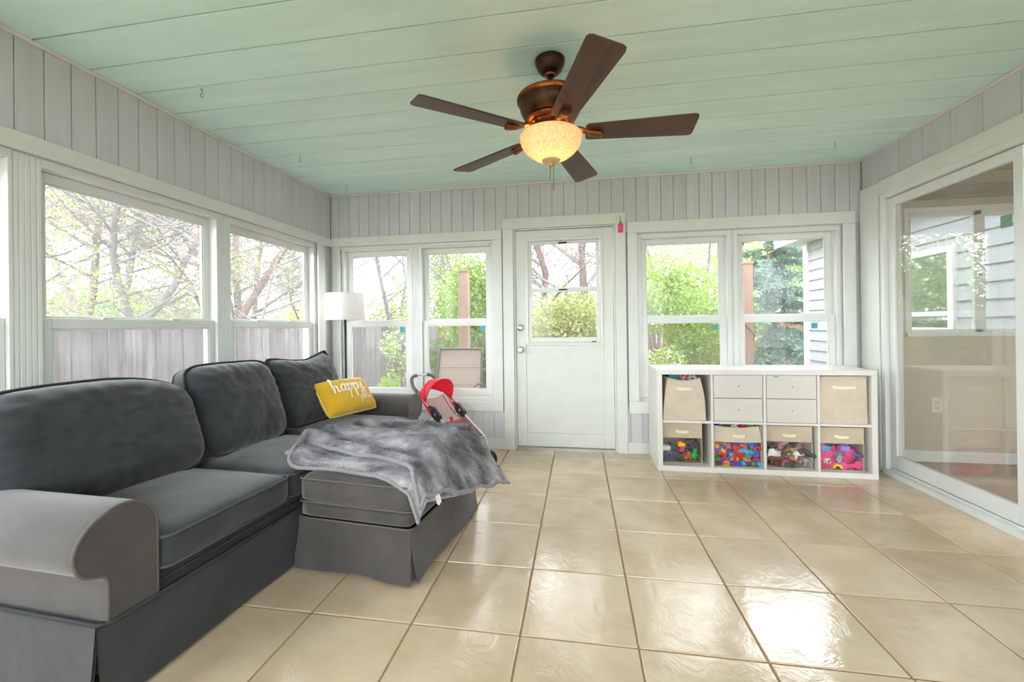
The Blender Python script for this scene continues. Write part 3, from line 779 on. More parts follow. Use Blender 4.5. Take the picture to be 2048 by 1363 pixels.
def sofa():
    e = empty('sofa', (-1.148, -2.18, 0), -.052); tag(e, 'dark slate grey three-seat sofa with rolled arms under the windows', 'sofa')
    Lr = 2.265; AR = .225
    # base body
    MB().box(-.90, -.035, .085, Lr-.085, .08, .315).build('base', SF, e, bevel=.012)
    MB().box(-.92, -.80, .07, Lr-.07, .08, .74).build('back_frame', SF, e, bevel=.03, segs=3)
    # skirt panels with corner pleats
    def skirt(name, p0, p1, out, z1=.245, n=14, flare=.018):
        p0 = Vector(p0); p1 = Vector(p1); out = Vector(out)
        mb = MB()
        def fn(i, j, th=0):
            p = p0.lerp(p1, i); z = z1-(z1-.012)*j
            o = flare*j+.004*math.sin(i*21+p0.x*9)*j*j
            return (p.x+out.x*(o-th), p.y+out.y*(o-th), z)
        g = MB(); g.grid(fn, n, 6); g.grid(lambda i, j: fn(i, j, .008), n, 6)
        return g.build(name, SF, e, smooth=True)
    skirt('skirt_panel', (-.012, .055, 0), (-.012, Lr-.055, 0), (1, 0, 0), n=30)
    skirt('skirt_panel', (-.90, .07, 0), (-.045, .07, 0), (0, -1, 0))
    skirt('skirt_panel', (-.90, Lr-.07, 0), (-.045, Lr-.07, 0), (0, 1, 0))
    MB().tube([(-.9, .066, .247), (-.03, .066, .247), (-.01, .085, .247), (-.01, Lr-.085, .247), (-.03, Lr-.066, .247), (-.9, Lr-.066, .247)], .006, 8).build('skirt_piping', PIP, e, smooth=True)
    MB().tube([(-.018, .09, .283), (-.018, Lr-.09, .283)], .004, 6).build('rail_piping', PIP, e, smooth=True)
    # rolled arms
    prof = [(.222, .25), (.222, .40), (.222, .47), (.215, .515), (.195, .552), (.165, .574), (.125, .583), (.085, .577), (.045, .557), (.015, .525), (.0, .485), (.004, .445), (.022, .415), (.05, .40), (.07, .392), (.081, .372), (.083, .34), (.083, .25)]
    def arm(mirror):
        fm = (lambda y: Lr-y) if mirror else (lambda y: y)
        c = Vector((0, .12, .47))
        rows = []
        for x, sc, in ((-.90, 1), (-.7, 1), (-.45, 1.0), (-.2, 1.005), (-.06, 1.01), (-.022, 1.0), (-.012, .985)):
            rows.append([(x, fm(.12+(y-.12)*sc + .003*nz(x*6, y*9, z*9)), .40+(z-.40)*sc+ .003*nz(x*5+4, y*8, z*7)) for y, z in catmull(prof, 3)])
        m = len(rows[0]); mb = MB()
        vs = [p for r in rows for p in r]; fs = []
        for i in range(len(rows)-1):
            for k in range(m-1): fs.append((i*m+k, i*m+k+1, (i+1)*m+k+1, (i+1)*m+k))
        fs.append(tuple(range((len(rows)-1)*m, len(rows)*m))); fs.append(tuple(range(m))[::-1])
        mb.add(vs, fs)
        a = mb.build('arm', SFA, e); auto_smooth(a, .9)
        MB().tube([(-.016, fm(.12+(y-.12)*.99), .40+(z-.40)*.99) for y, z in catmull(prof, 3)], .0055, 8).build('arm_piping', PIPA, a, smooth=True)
    arm(False); arm(True)
    # seat cushions
    ys = [AR, .80, 1.42, Lr-AR]
    for k in range(3):
        y0, y1 = ys[k]+.003, ys[k+1]-.003
        hw = (y1-y0)/2
        me = rbox_mesh(.345, hw, .062, .036, (16, 16, 5), crown=.03, wr=.006, seed=k, bulge=.006)
        s = link_mesh('seat_cushion', me, SF, e); s.location = (-.345+.006, (y0+y1)/2, .375)
        if k == 2: s.location.z = .372
        for zz in (.05, -.05):
            rr = .034; pts = []
            for cx, cy, a0 in ((.345-rr, hw-rr, 0), (-.345+rr, hw-rr, 90), (-.345+rr, -hw+rr, 180), (.345-rr, -hw+rr, 270)):
                for q in range(5):
                    t = math.radians(a0+q*22.5); pts.append((cx+(rr+.001)*math.cos(t), cy+(rr+.001)*math.sin(t), zz))
            MB().tube(pts, .005, 7, closed=True).build('cushion_piping', PIPS, s, smooth=True)
    # loose back cushions: (y centre, width, height, z centre, x centre, lean, yaw, roll)
    for k, (yc, w_, h_, zc, xc, lean, yaw, roll, droop, sag) in enumerate(((.47, .77, .48, .655, -.63, .36, -.05, .0, .06, -.015), (1.115, .59, .50, .668, -.63, .36, .05, .03, -.01, -.01), (1.69, .63, .50, .675, -.64, .38, -.03, .04, -.05, .035))):
        me, per, pt = pill_mesh(w_, h_, .25, k+1, wr=.016, n=44, ex=4, sag=sag, pinch=.035, droop=droop, rnd=.2)
        c = link_mesh('back_cushion', me, SF, e)
        # local -y face looks to the front (+x of the sofa)
        c.rotation_euler = (Matrix.Rotation(yaw, 3, 'Z') @ Matrix.Rotation(math.pi/2, 3, 'Z') @ Matrix.Rotation(-lean, 3, 'X') @ Matrix.Rotation(roll, 3, 'Y')).to_euler()
        c.location = (xc, yc, zc)
        for sgn in (-1, 1):
            MB().tube([(x*1.0, sgn*.034, z*1.0) for x, y, z in per], .0055, 7, closed=True).build('cushion_piping', PIP, c, smooth=True)
        # boxing strip between the pipings
        bx = MB(); m = len(per)
        vs = [(x*1.004, -.034, z*1.004) for x, y, z in per]+[(x*1.004, .034, z*1.004) for x, y, z in per]
        bx.add(vs, [(i, (i+1) % m, m+(i+1) % m, m+i) for i in range(m)])
        bx.build('cushion_border', SF, c, smooth=True)
    return e
sofa_o = sofa()

# yellow lettered pillow (sofa-local placement turned into world)
def sofa_world(x, y, z):
    c, s = math.cos(-.052), math.sin(-.052)
    return Vector((-1.148+x*c-y*s, -2.18+x*s+y*c, z))
def yellow_pillow():
    BLp, BRp = sofa_world(-.405, 1.60, .462), sofa_world(-.285, 2.03, .462)
    u = (BRp-BLp).normalized()
    TLp = sofa_world(-.585, 1.675, .70)
    v = (TLp-BLp); v = (v-u*v.dot(u)).normalized()
    n = u.cross(v)          # points to the viewer side
    w, h = .43, .285
    ctr = (BLp+BRp)/2+v*(h/2+.005)+n*.055-u*.015
    e = empty('throw_pillow', (0, 0, 0)); tag(e, 'small yellow throw pillow lettered happy place on the sofa', 'pillow')
    e.matrix_world = Matrix(((u.x, -n.x, v.x, ctr.x), (u.y, -n.y, v.y, ctr.y), (u.z, -n.z, v.z, ctr.z), (0, 0, 0, 1)))
    ym = fabric('mustard_yellow_cotton', S(222, 176, 44), S(206, 156, 34), 700)
    me, per, pt = pill_mesh(w, h, .155, 5, wr=.011, n=40, ex=3., pinch=.07, rnd=.1)
    link_mesh('pillow_body', me, ym, e)
    MB().tube(per, .005, 8, closed=True).build('piping', M('pale_gold_piping', S(232, 205, 130), .7, var=.05), e, smooth=True)
    ink = M('off_white_embroidery', S(232, 222, 205), .7, var=.08, vscale=80)
    def stroke(pts, x0, z0, s, r, name, par=None):
        pp = catmull([(x0+x*s, z0+z*s, 0) for x, z in pts], 6)
        out = []
        for x, z, _ in pp:
            uu, vv = max(-.97, min(.97, x/(w/2))), max(-.97, min(.97, z/(h/2)))
            q = pt(uu, vv, -1); out.append((x, q[1]-.0015, z))
        mb = MB().tube(out, r, 6)
        return mb
    happy = MB()
    def word(strokes, x0, z0, s, r):
        for st in strokes:
            m = stroke(st, x0, z0, s, r, ''); happy.add(m.v, m.f)
    # brush script letters, unit = x-height 1
    h_ = [(-.1, .75), (.12, 1.5), (.32, 2.05), (.22, 2.15), (.05, 1.6), (-.03, .7), (-.06, 0), (.05, .55), (.3, 1.0), (.45, .85), (.42, .3), (.52, .02), (.78, .3)]
    a_ = [(1.45, .85), (1.15, .95), (.9, .5), (1.0, .05), (1.25, .2), (1.45, .85), (1.42, .3), (1.55, .02), (1.75, .3)]
    p1_ = [(1.8, 1.0), (1.82, .3), (1.78, -.95)]
    p1b = [(1.82, .55), (2.1, 1.0), (2.35, .6), (2.15, .05), (1.88, .15)]
    p2_ = [(2.6, 1.0), (2.62, .3), (2.58, -.95)]
    p2b = [(2.62, .55), (2.9, 1.0), (3.15, .6), (2.95, .05), (2.68, .15), (3.0, .05), (3.3, .4)]
    y_ = [(3.4, 1.0), (3.42, .3), (3.65, .1), (3.95, 1.0), (3.9, .1), (3.7, -.8), (3.4, -.85), (3.55, -.3), (4.2, .2)]
    word([h_, a_, p1_, p1b, p2_, p2b, y_], -.128, .0, .06, .0056)
    pl = [[(0, .9), (.02, 0), (-.02, -.9)], [(0, .5), (.3, 1), (.5, .5), (.3, 0), (.05, .1)], [(.75, .6), (.95, 1.9), (.8, 1.9), (.75, .2), (.95, 0)],
          [(1.6, .85), (1.3, .95), (1.15, .4), (1.4, 0), (1.62, .85), (1.62, .2), (1.8, .05)], [(2.4, .85), (2.15, 1), (1.95, .5), (2.15, 0), (2.5, .3)], [(2.65, .45), (3.0, .7), (2.85, 1), (2.65, .5), (2.85, 0), (3.2, .3)]]
    word(pl, .05, -.078, .028, .0022)
    word([[(-.35, .0), (0, .1), (.35, .0)]], -.03, .105, .07, .0016)
    happy.build('lettering', ink, e, smooth=True)
    # tufts: back seam ribbon
    MB().tube([(-.2, -.03, -.02), (-.17, -.052, -.005), (-.135, -.062, .012)], .003, 6).build('ribbon', M('ribbon_pale', S(228, 200, 130), .7, var=.05), e, smooth=True)
yellow_pillow()

# ------------------------------------------------------------------ ottoman
OTC = (-.75, -1.006, 0); OTR = -.1
def ottoman():
    e = empty('ottoman', OTC, OTR); tag(e, 'grey skirted rectangular ottoman in front of the sofa', 'ottoman')
    hx, hy = .29, .392
    me = rbox_mesh(hx, hy, .062, .03, (14, 16, 5), crown=.018, wr=.004, seed=9, bulge=.005)
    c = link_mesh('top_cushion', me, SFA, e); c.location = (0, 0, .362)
    def loop(hx, hy, r, z):
        pts = []
        for cx, cy, a0 in ((hx-r, hy-r, 0), (-hx+r, hy-r, 90), (-hx+r, -hy+r, 180), (hx-r, -hy+r, 270)):
            for q in range(6):
                t = math.radians(a0+q*18); pts.append((cx+r*math.cos(t), cy+r*math.sin(t), z))
        return pts
    for z in (.412, .308):
        MB().tube(loop(hx+.002, hy+.002, .032, z), .005, 7, closed=True).build('cushion_piping', PIPA, e, smooth=True)
    me = rbox_mesh(hx-.004, hy-.004, .036, .022, (10, 12, 4), seed=3); b = link_mesh('base_band', me, SFA, e); b.location = (0, 0, .268)
    MB().tube(loop(hx+.004, hy+.004, .03, .234), .005, 7, closed=True).build('skirt_piping', PIPA, e, smooth=True)
    MB().box(-.25, .25, -.35, .35, .02, .236).build('frame', MT['black'], e)
    def panel(p0, p1, out, k):
        p0 = Vector(p0); p1 = Vector(p1); out = Vector(out); t = (p1-p0).normalized()
        def fn(i, j, th=0.):
            p = p0.lerp(p1, i)+t*((i-.5)*.02*j)
            z = .232-(.232-.012-.008*math.sin(i*3.1+k))*j
            o = .026*j*j+.008*j*math.sin(i*9+k*2)+.006*j*nz(i*4+k*9, j*2)
            q = p+out*(o-th)
            return (q.x, q.y, z)
        g = MB(); g.grid(fn, 22, 8); g.grid(lambda i, j: fn(i, j, .008), 22, 8)
        # hem closes both layers
        g.grid(lambda i, j: fn(i, 1., .008*j), 22, 2); g.grid(lambda i, j: fn(0. if True else 0, i, .008*j), 8, 2); g.grid(lambda i, j: fn(1., i, .008*j), 8, 2)
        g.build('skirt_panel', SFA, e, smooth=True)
    panel((-hx+.004, -hy-.002, 0), (hx-.004, -hy-.002, 0), (0, -1, 0), 0)
    panel((hx+.002, -hy+.004, 0), (hx+.002, hy-.004, 0), (1, 0, 0), 1)
    panel((hx-.004, hy+.002, 0), (-hx+.004, hy+.002, 0), (0, 1, 0), 2)
    panel((-hx-.002, hy-.004, 0), (-hx-.002, -hy+.004, 0), (-1, 0, 0), 3)
    # inverted pleats in the corners
    for sx, sy in ((1, -1), (1, 1), (-1, -1), (-1, 1)):
        mb = MB(); cx, cy = sx*(hx-.006), sy*(hy-.006)
        mb.prism([(cx-.02*sx, cy+.004*sy), (cx+.004*sx, cy+.004*sy), (cx+.004*sx, cy-.02*sy)], 'z', .02, .232)
        mb.build('pleat', SFA, e)
ottoman()

# ------------------------------------------------------------------ throw blanket (folded, over the ottoman and the seat edge)
def blanket():
    e = empty('throw_blanket', OTC, OTR); tag(e, 'grey mottled faux fur throw blanket folded over the ottoman', 'blanket')
    fm = bpy.data.materials.new('mottled_faux_fur'); fm.use_nodes = True
    N = fm.node_tree.nodes; L = fm.node_tree.links; b = N['Principled BSDF']
    b.inputs['Roughness'].default_value = .9; b.inputs['Sheen Weight'].default_value = .5; b.inputs['Specular IOR Level'].default_value = .1
    tc = N.new('ShaderNodeTexCoord'); mp = N.new('ShaderNodeMapping'); mp.inputs['Scale'].default_value = (3.2, 7, 4); mp.inputs['Rotation'].default_value = (0, 0, .35)
    n1 = N.new('ShaderNodeTexNoise'); n1.inputs['Scale'].default_value = 1.6; n1.inputs['Detail'].default_value = 7; n1.inputs['Roughness'].default_value = .62
    L.new(tc.outputs['Object'], mp.inputs['Vector']); L.new(mp.outputs['Vector'], n1.inputs['Vector'])
    cr = N.new('ShaderNodeValToRGB'); el = cr.color_ramp.elements
    el[0].position = .36; el[0].color = (*S(74, 71, 78), 1); el[1].position = .68; el[1].color = (*S(186, 183, 186), 1)
    x_ = el.new(.5); x_.color = (*S(132, 129, 135), 1)
    L.new(n1.outputs['Fac'], cr.inputs['Fac']); L.new(cr.outputs['Color'], b.inputs['Base Color'])
    hm = fabric('grey_plush_hem', S(146, 142, 145), S(126, 123, 127), 500)
    TOP = .432; EX, EY = .285, -.385
    def place(x, y, lift):
        ex = max(0, x-EX); ey = max(0, EY-y)
        d = ex*.62+ey*.95
        X = x-ex*.42; Y = y+ey*.78
        # rounded shoulder
        z = TOP-d+.012*max(0, min(1, 1-(ex+ey)/.1))
        if x < -.30: z += min(.02, (-.30-x)*.15)
        return (X, Y, z+lift)
    F1 = catmull([(-.455, -.26), (-.46, -.2), (-.42, -.155), (-.36, -.145), (-.24, -.17), (-.11, -.205), (.02, -.235), (.13, -.27), (.23, -.32), (.31, -.39), (.37, -.45)], 6)
    B1 = catmull([(-.36, .27), (-.37, .36), (-.33, .43), (-.24, .455), (-.13, .46), (0, .445), (.10, .425), (.2, .41), (.33, .40), (.50, .38), (.70, .33)], 6)
    F0 = catmull([(-.45, -.27), (-.40, -.33), (-.33, -.375), (-.25, -.37), (-.16, -.36), (-.05, -.365), (.08, -.38), (.18, -.40), (.26, -.43), (.32, -.465), (.37, -.50)], 6)
    def interp(c, s):
        f = s*(len(c)-1); i = min(len(c)-2, int(f)); t = f-i
        return (c[i][0]*(1-t)+c[i+1][0]*t, c[i][1]*(1-t)+c[i+1][1]*t)
    # flowing folds: ridges that start at the back-left and fan to the front-right
    def folds(s, t):
        ph = 5.2*t+1.1*s*s-.5*s+.25*nz(s*3, t*3, 2.)
        a = (.5+.5*math.sin(2*math.pi*ph*.62+.6))**1.6
        b2 = (.5+.5*math.sin(2*math.pi*(3.1*t-.9*s+.3*nz(s*2, t*4, 7.))))**2
        env = min(1, t*6+.25)*(.35+.65*min(1, (1-t)*5))
        return env*(.046*a+.024*b2)+.009*nz(s*9, t*9)
    def up(s, t):
        f, b2 = interp(F1, s), interp(B1, s)
        tt = t
        x = f[0]*(1-tt)+b2[0]*tt; y = f[1]*(1-tt)+b2[1]*tt
        x += .035*math.sin(math.pi*t)*(s > .5)*(s-.5)*1.5
        if s < .35: x -= .05*math.sin(math.pi*t)*(1-s/.35)*(-1 if t > .45 else .2)
        y += .012*math.sin(s*14+t*3)*math.sin(math.pi*t)
        edge = min(1, t*14)
        lift = .030+.016*edge+folds(s, t)
        lift *= min(1, .55+min(s, 1-s)*8, .4+(1-t)*6)
        return place(x, y, lift)
    def low(s, t):
        f, b2 = interp(F0, s), interp(B1, s)
        k = t*.55
        x = f[0]*(1-k)+b2[0]*k; y = f[1]*(1-k)+b2[1]*k
        lift = .012+.010*math.sin(s*11+1)*min(1, t*5)+.012*min(1, t*6)+.004*nz(s*8, t*8, 3)
        return place(x, y, lift)
    nu, nv = 120, 90
    def shell(fn, name, th=.012, nu=nu, nv=nv):
        P = [[Vector(fn(i/(nu-1), j/(nv-1))) for i in range(nu)] for j in range(nv)]
        mb = MB(); vs = [tuple(p) for r in P for p in r]; fs = []
        for j in range(nv-1):
            for i in range(nu-1): fs.append((j*nu+i, j*nu+i+1, (j+1)*nu+i+1, (j+1)*nu+i))
        n = len(vs)
        vs += [(p.x, p.y, p.z-th) for r in P for p in r]
        fs += [tuple(n+q for q in f[::-1]) for f in fs]
        per = [i for i in range(nu)]+[j*nu+nu-1 for j in range(1, nv)]+[(nv-1)*nu+i for i in range(nu-2, -1, -1)]+[j*nu for j in range(nv-2, 0, -1)]
        m = len(per)
        fs += [(per[k], per[(k+1) % m], n+per[(k+1) % m], n+per[k]) for k in range(m)]
        mb.add(vs, fs)
        o = mb.build(name, fm, e, smooth=True)
        return o, P
    lo_, P0 = shell(low, 'lower_fold', nu=90, nv=40)
    up_, P1 = shell(up, 'upper_fold')
    # rolled hems
    def hem(pts, r, par): MB().tube([(p.x, p.y, p.z-.004) for p in pts], r, 8).build('hem', hm, par, smooth=True)
    hem(P1[0], .0105, up_); hem(P0[0], .0085, lo_)
    hem([r[-1] for r in P1], .009, up_)
    hem([r[0] for r in P0], .0085, lo_)
    # the turned edge joining both folds at the left
    a, c = P1[0][0], P0[0][0]
    MB().tube(catmull([tuple(P1[4][0]), tuple(a), ((a.x+c.x)/2-.02, (a.y+c.y)/2-.005, (a.z+c.z)/2), tuple(c), tuple(P0[3][2])], 5), .010, 8).build('hem', hm, e, smooth=True)
    # care tag
    q = P1[14][-1]
    MB().add([(q.x+.004, q.y-.01, q.z-.005), (q.x+.012, q.y+.015, q.z-.006), (q.x+.022, q.y+.016, q.z-.04), (q.x+.018, q.y-.002, q.z-.052), (q.x+.012, q.y-.012, q.z-.04)], [(0, 1, 2, 3, 4)]).build('care_tag', M('white_tag', (.8, .8, .78), .6, var=.03), e)
    # pile of short fibres
    rng = np.random.default_rng(3)
    for P, par, cnt in ((P1, up_, 60000), (P0, lo_, 16000)):
        A = np.array([[tuple(p) for p in r] for r in P])
        nv_, nu_ = A.shape[:2]
        i = rng.uniform(0, nu_-1.001, cnt); j = rng.uniform(0, nv_-1.001, cnt)
        i0, j0 = i.astype(int), j.astype(int); fi, fj = (i-i0)[:, None], (j-j0)[:, None]
        a00, a10, a01, a11 = A[j0, i0], A[j0, i0+1], A[j0+1, i0], A[j0+1, i0+1]
        p = (a00*(1-fi)+a10*fi)*(1-fj)+(a01*(1-fi)+a11*fi)*fj
        nrm = np.cross(a10-a00, a01-a00); nrm /= np.linalg.norm(nrm, axis=1, keepdims=True)+1e-9
        nrm[nrm[:, 2] < 0] *= -1
        lean = np.stack([np.sin(p[:, 0]*18+p[:, 1]*9), np.cos(p[:, 1]*15-p[:, 0]*7), np.zeros(cnt)], 1)*.5+rng.normal(0, .45, (cnt, 3))
        d = nrm*.75+lean; d /= np.linalg.norm(d, axis=1, keepdims=True)
        ln = rng.uniform(.006, .013, cnt)[:, None]
        sd = np.cross(d, rng.normal(0, 1, (cnt, 3))); sd /= np.linalg.norm(sd, axis=1, keepdims=True)+1e-9
        V = np.stack([p-sd*.0009-nrm*.001, p+sd*.0009-nrm*.001, p+d*ln], 1).reshape(-1, 3)
        me = bpy.data.meshes.new('fur_pile'); n3 = cnt*3
        me.vertices.add(n3); me.vertices.foreach_set('co', V.ravel())
        me.loops.add(n3); me.loops.foreach_set('vertex_index', np.arange(n3, dtype=np.int32))
        me.polygons.add(cnt); me.polygons.foreach_set('loop_start', np.arange(0, n3, 3, dtype=np.int32))
        me.update(); me.validate()
        f_ = link_mesh('fur_pile', me, fm, par); f_['kind'] = 'stuff'
blanket()

# ------------------------------------------------------------------ cube shelf with drawers
SHW = M('white_melamine', (.74, .72, .685), .35, var=.01)
CELLX = [(.840, 1.182), (1.200, 1.541), (1.561, 1.897), (1.915, 2.240)]
SX0, SX1, SY0, SY1, SZT = .80, 2.28, .152, .538, .765
def shelf():
    e = empty('cube_shelf', (0, 0, 0)); e.location = (SX0, SY0, 0)
    tag(e, 'low white eight-cube storage shelf under the window', 'shelf')
    ox, oy = SX0, SY0
    B = lambda n, x0, x1, y0, y1, z0, z1, m=SHW, bev=.002, p=e: MB().box(x0-ox, x1-ox, y0-oy, y1-oy, z0, z1).build(n, m, p, bevel=bev)
    B('top_panel', SX0, SX1, SY0, SY1, .727, SZT); B('bottom_panel', SX0, SX1, SY0, SY1, 0, .040)
    B('side_panel', SX0, .838, SY0, SY1, .0402, .7268); B('side_panel', 2.242, SX1, SY0, SY1, .0402, .7268)
    B('back_panel', .839, 2.241, SY1-.006, SY1, .0402, .7268)
    for k in range(3): B('divider', CELLX[k][1]+.001, CELLX[k+1][0]-.001, SY0, SY1-.007, .0402, .7268)
    for a, b in CELLX: B('cube_shelf_board', a-.0005, b+.0005, SY0+.001, SY1-.007, .364, .382)
    for k in (1, 2):
        a, b = CELLX[k]
        ins = MB(); ins.box(a+.002-ox, a+.01-ox, .012, .34, .384, .725); ins.box(b-.01-ox, b-.002-ox, .012, .34, .384, .725); ins.box(a+.01-ox, b-.01-ox, .33, .34, .384, .725)
        ins.build('drawer_insert', SHW, e)
        for z0, z1 in ((.3845, .5535), (.5575, .7245)):
            d = B('drawer', a+.004, b-.004, SY0+.002, SY0+.018, z0, z1, M('shaded_drawer_front', (.66, .625, .57), .4, var=.015), .0015)  # shade on the room-facing fronts is put into this darker beige
            box = MB(); box.box(a+.02-ox, b-.02-ox, .0185, .3, z0+.01, z0+.02); box.build('drawer_box', SHW, d)
            xm = (a+b)/2-ox
            kn_ = lathe_y([(.004, 0), (.004, -.006), (.009, -.009), (.009, -.013), (.004, -.015)], 16).build('knob', MT['chrome'], d)
            kn_.location = (xm, .002, z0+.088); kn_.scale = (.75, .75, .75)
            if k == 2 and z0 > .5: MB().box(a+.05-ox, a+.085-ox, .0008, .0019, z1-.012, z1-.004).build('sticker', MT['teal'], d)
shelf()

# ------------------------------------------------------------------ fabric bins and toys
BF = M('beige_bin_canvas', S(214, 200, 180), .85, col2=S(200, 186, 166), vscale=9, bump=.25, bscale=300)
BFD = M('beige_bin_canvas_darker', S(202, 187, 163), .85, col2=S(188, 173, 150), vscale=9, bump=.25, bscale=300)
HND = M('cream_webbing', S(232, 222, 200), .7, var=.04, bump=.2, bscale=200)
CLR = glass_mat('clear_bin_vinyl', tint=(.96, .96, .96), ior=1.35, rough=.08, veil=.06)

def handle(par, cx, y, z, w, droop=.006):
    pts = [(-w/2, 0, 0), (-w/2+.006, -.012, -.001), (-w/4, -.017, -droop*.8), (0, -.018, -droop), (w/4, -.017, -droop*.8), (w/2-.006, -.012, -.001), (w/2, 0, 0)]
    pp = catmull(pts, 4); mb = MB(); hh = .011
    vs = []; fs = []
    for p in pp:
        vs += [(p[0], p[1], p[2]+hh), (p[0], p[1], p[2]-hh), (p[0], p[1]+.003, p[2]-hh), (p[0], p[1]+.003, p[2]+hh)]
    for i in range(len(pp)-1):
        for k in range(4): fs.append((i*4+k, i*4+(k+1) % 4, (i+1)*4+(k+1) % 4, (i+1)*4+k))
    fs += [(0, 1, 2, 3), tuple(len(vs)-4+i for i in (3, 2, 1, 0))]
    o = mb.add(vs, fs).build('handle', HND, par); auto_smooth(o, .8); o.location = (cx, y, z)

def clear_bin(x0, x1, yf, label, z0=.041, z1=.352, band=.115, tilt=0., bulge=.0):
    e = empty('storage_bin', ((x0+x1)/2, yf, z0)); tag(e, label, 'storage bin', 'clear-front bins in the bottom row')
    w = (x1-x0)/2; h = z1-z0; d = .26
    body = MB(); t = .004
    body.box(-w, -w+t, 0.003, d, 0, h); body.box(w-t, w, .003, d, 0, h); body.box(-w+t, w-t, d-t, d, 0, h); body.box(-w+t, w-t, .003, d-t, 0, t)
    body.build('bin_body', BFD, e)
    def fn(i, j, off=0.):
        x = (2*i-1)*w*(1-tilt*.06*j); z = h-band+band*j
        y = -bulge*math.sin(math.pi*i)*(1-j*.3)-off+tilt*.02*j
        z -= tilt*.012*math.sin(math.pi*i)*j
        return (x, y, z)
    g = MB(); g.grid(fn, 14, 6); g.grid(lambda i, j: fn(i, j, -.003), 14, 6); g.grid(lambda i, j: fn(i, 1., -.003*j), 14, 2); g.grid(lambda i, j: fn(i, 0., -.003*j), 14, 2)
    fb_ = g.build('front_band', BFD if not bulge else BF, e, smooth=True)
    def cl(i, j): 
        return ((2*i-1)*w, -bulge*math.sin(math.pi*i)*j+.002*nz(i*5+x0*9, j*5), (h-band)*j+.004)
    MB().grid(cl, 14, 8).build('clear_window', CLR, e, smooth=True)
    ed = MB().tube([(-w+.002, -.001, h-band), (-w+.002, -.001, .004), (w-.002, -.001, .004), (w-.002, -.001, h-band)], .003, 6)
    ed.build('window_binding', BF, e, smooth=True)
    handle(e, .004, -.001-bulge*.95, h-band*.52, .1)
    return e

def fabric_bin(cell, x0, x1, xt0, xt1, yf, z0, z1, label, hw, hz, dip=0.):
    e = empty('storage_bin', ((x0+x1)/2, yf, z0)); tag(e, label, 'storage bin', 'plain canvas bins in the top row')
    cx = (x0+x1)/2; h = z1-z0; d = .27
    def ring(j):   # open-top tapered box, rounded corners, 4 sides
        a = (x0*(1-j)+xt0*j)-cx; b = (x1*(1-j)+xt1*j)-cx
        if j > 0: a -= .006*math.sin(math.pi*j); b += .012*math.sin(math.pi*j)*(xt1 < x1-.02)
        n = 12; P = []
        for i in range(n): P.append((a+(b-a)*i/n, 0-.006*math.sin(math.pi*i/n)*math.sin(math.pi*j), h*j-dip*math.sin(math.pi*i/n)*j**3))
        for i in range(4): P.append((b, d*i/4, h*j))
        for i in range(n): P.append((b-(b-a)*i/n, d, h*j))
        for i in range(4): P.append((a, d-d*i/4, h*j))
        return P
    rows = [ring(j/10) for j in range(11)]; m = len(rows[0]); mb = MB()
    vs = [p for r in rows for p in r]; fs = [(i*m+k, i*m+(k+1) % m, (i+1)*m+(k+1) % m, (i+1)*m+k) for i in range(10) for k in range(m)]
    fs.append(tuple(range(m)))
    mb.add(vs, fs); o = mb.build('bin_body', BF, e); auto_smooth(o, .8)
    so = o.modifiers.new('thickness', 'SOLIDIFY'); so.thickness = .004
    MB().tube(rows[-1], .0035, 6, closed=True).build('rim_binding', BF, e, smooth=True)
    handle(e, (xt0+xt1)/2-cx+.004, -.004, h*hz, hw, .004)
    return e
fabric_bin(0, .846, 1.150, .880, 1.115, .170, .383, .700, 'slouching beige canvas bin filled with toys in the top row', .125, .76, dip=.02)
fabric_bin(3, 1.920, 2.226, 1.919, 2.220, .168, .383, .718, 'boxy beige canvas bin in the top row nearest the sliding door', .155, .785)
clear_bin(.843, 1.135, .215, 'clear-front bin with dark mixed toys below the slouching bin')
clear_bin(1.206, 1.534, .172, 'bulging clear-front bin full of bright building bricks', z1=.345, tilt=1., bulge=.018)
clear_bin(1.566, 1.880, .190, 'clear-front bin with dark animal figures and plastic bags')
clear_bin(1.919, 2.210, .185, 'clear-front bin holding pink toy tableware')

TC = {'red': S(214, 40, 48), 'blue': S(38, 84, 196), 'yellow': S(246, 204, 40), 'green': S(52, 160, 74), 'orange': S(240, 112, 34), 'magenta': S(200, 36, 120), 'sky blue': S(70, 168, 220),
      'purple': S(110, 60, 160), 'pink': S(236, 66, 140), 'white': S(232, 230, 224), 'lime': S(120, 220, 50), 'teal': S(70, 150, 160), 'dark grey': S(66, 66, 70), 'brown': S(112, 68, 44), 'navy': S(40, 46, 96), 'light grey': S(170, 170, 176), 'tan': S(190, 160, 120), 'rose': S(190, 110, 130), 'lilac': S(160, 130, 210)}
TM = {k: M('toy_'+k.replace(' ', '_'), v, .35, var=.04) for k, v in TC.items()}
def toy_brick(w=.026, d=.016, h=.016, studs=2):
    mb = MB().box(-w/2, w/2, -d/2, d/2, 0, h)
    for k in range(studs):
        x = w*((k+.5)/studs-.5); mb.lathe([(d*.26, h), (d*.26, h+.004)], 8, (x, 0))
    return mb.mesh('brick', .0008, 1)
def toy_plate():
    return MB().prism([(.022*math.cos(t)*(1+.15*math.cos(3*t)), .022*math.sin(t)) for t in [2*math.pi*i/18 for i in range(18)]], 'y', -.004, .004).mesh('p', .0015, 1)
def toy_arch():
    o = [(.022*math.cos(t), .022*math.sin(t)) for t in [math.pi*i/10 for i in range(11)]]; i_ = [(.011*math.cos(t), .011*math.sin(t)) for t in [math.pi*(10-i)/10 for i in range(11)]]
    return MB().prism(o+i_, 'y', -.01, .01).mesh('a', .001, 1)
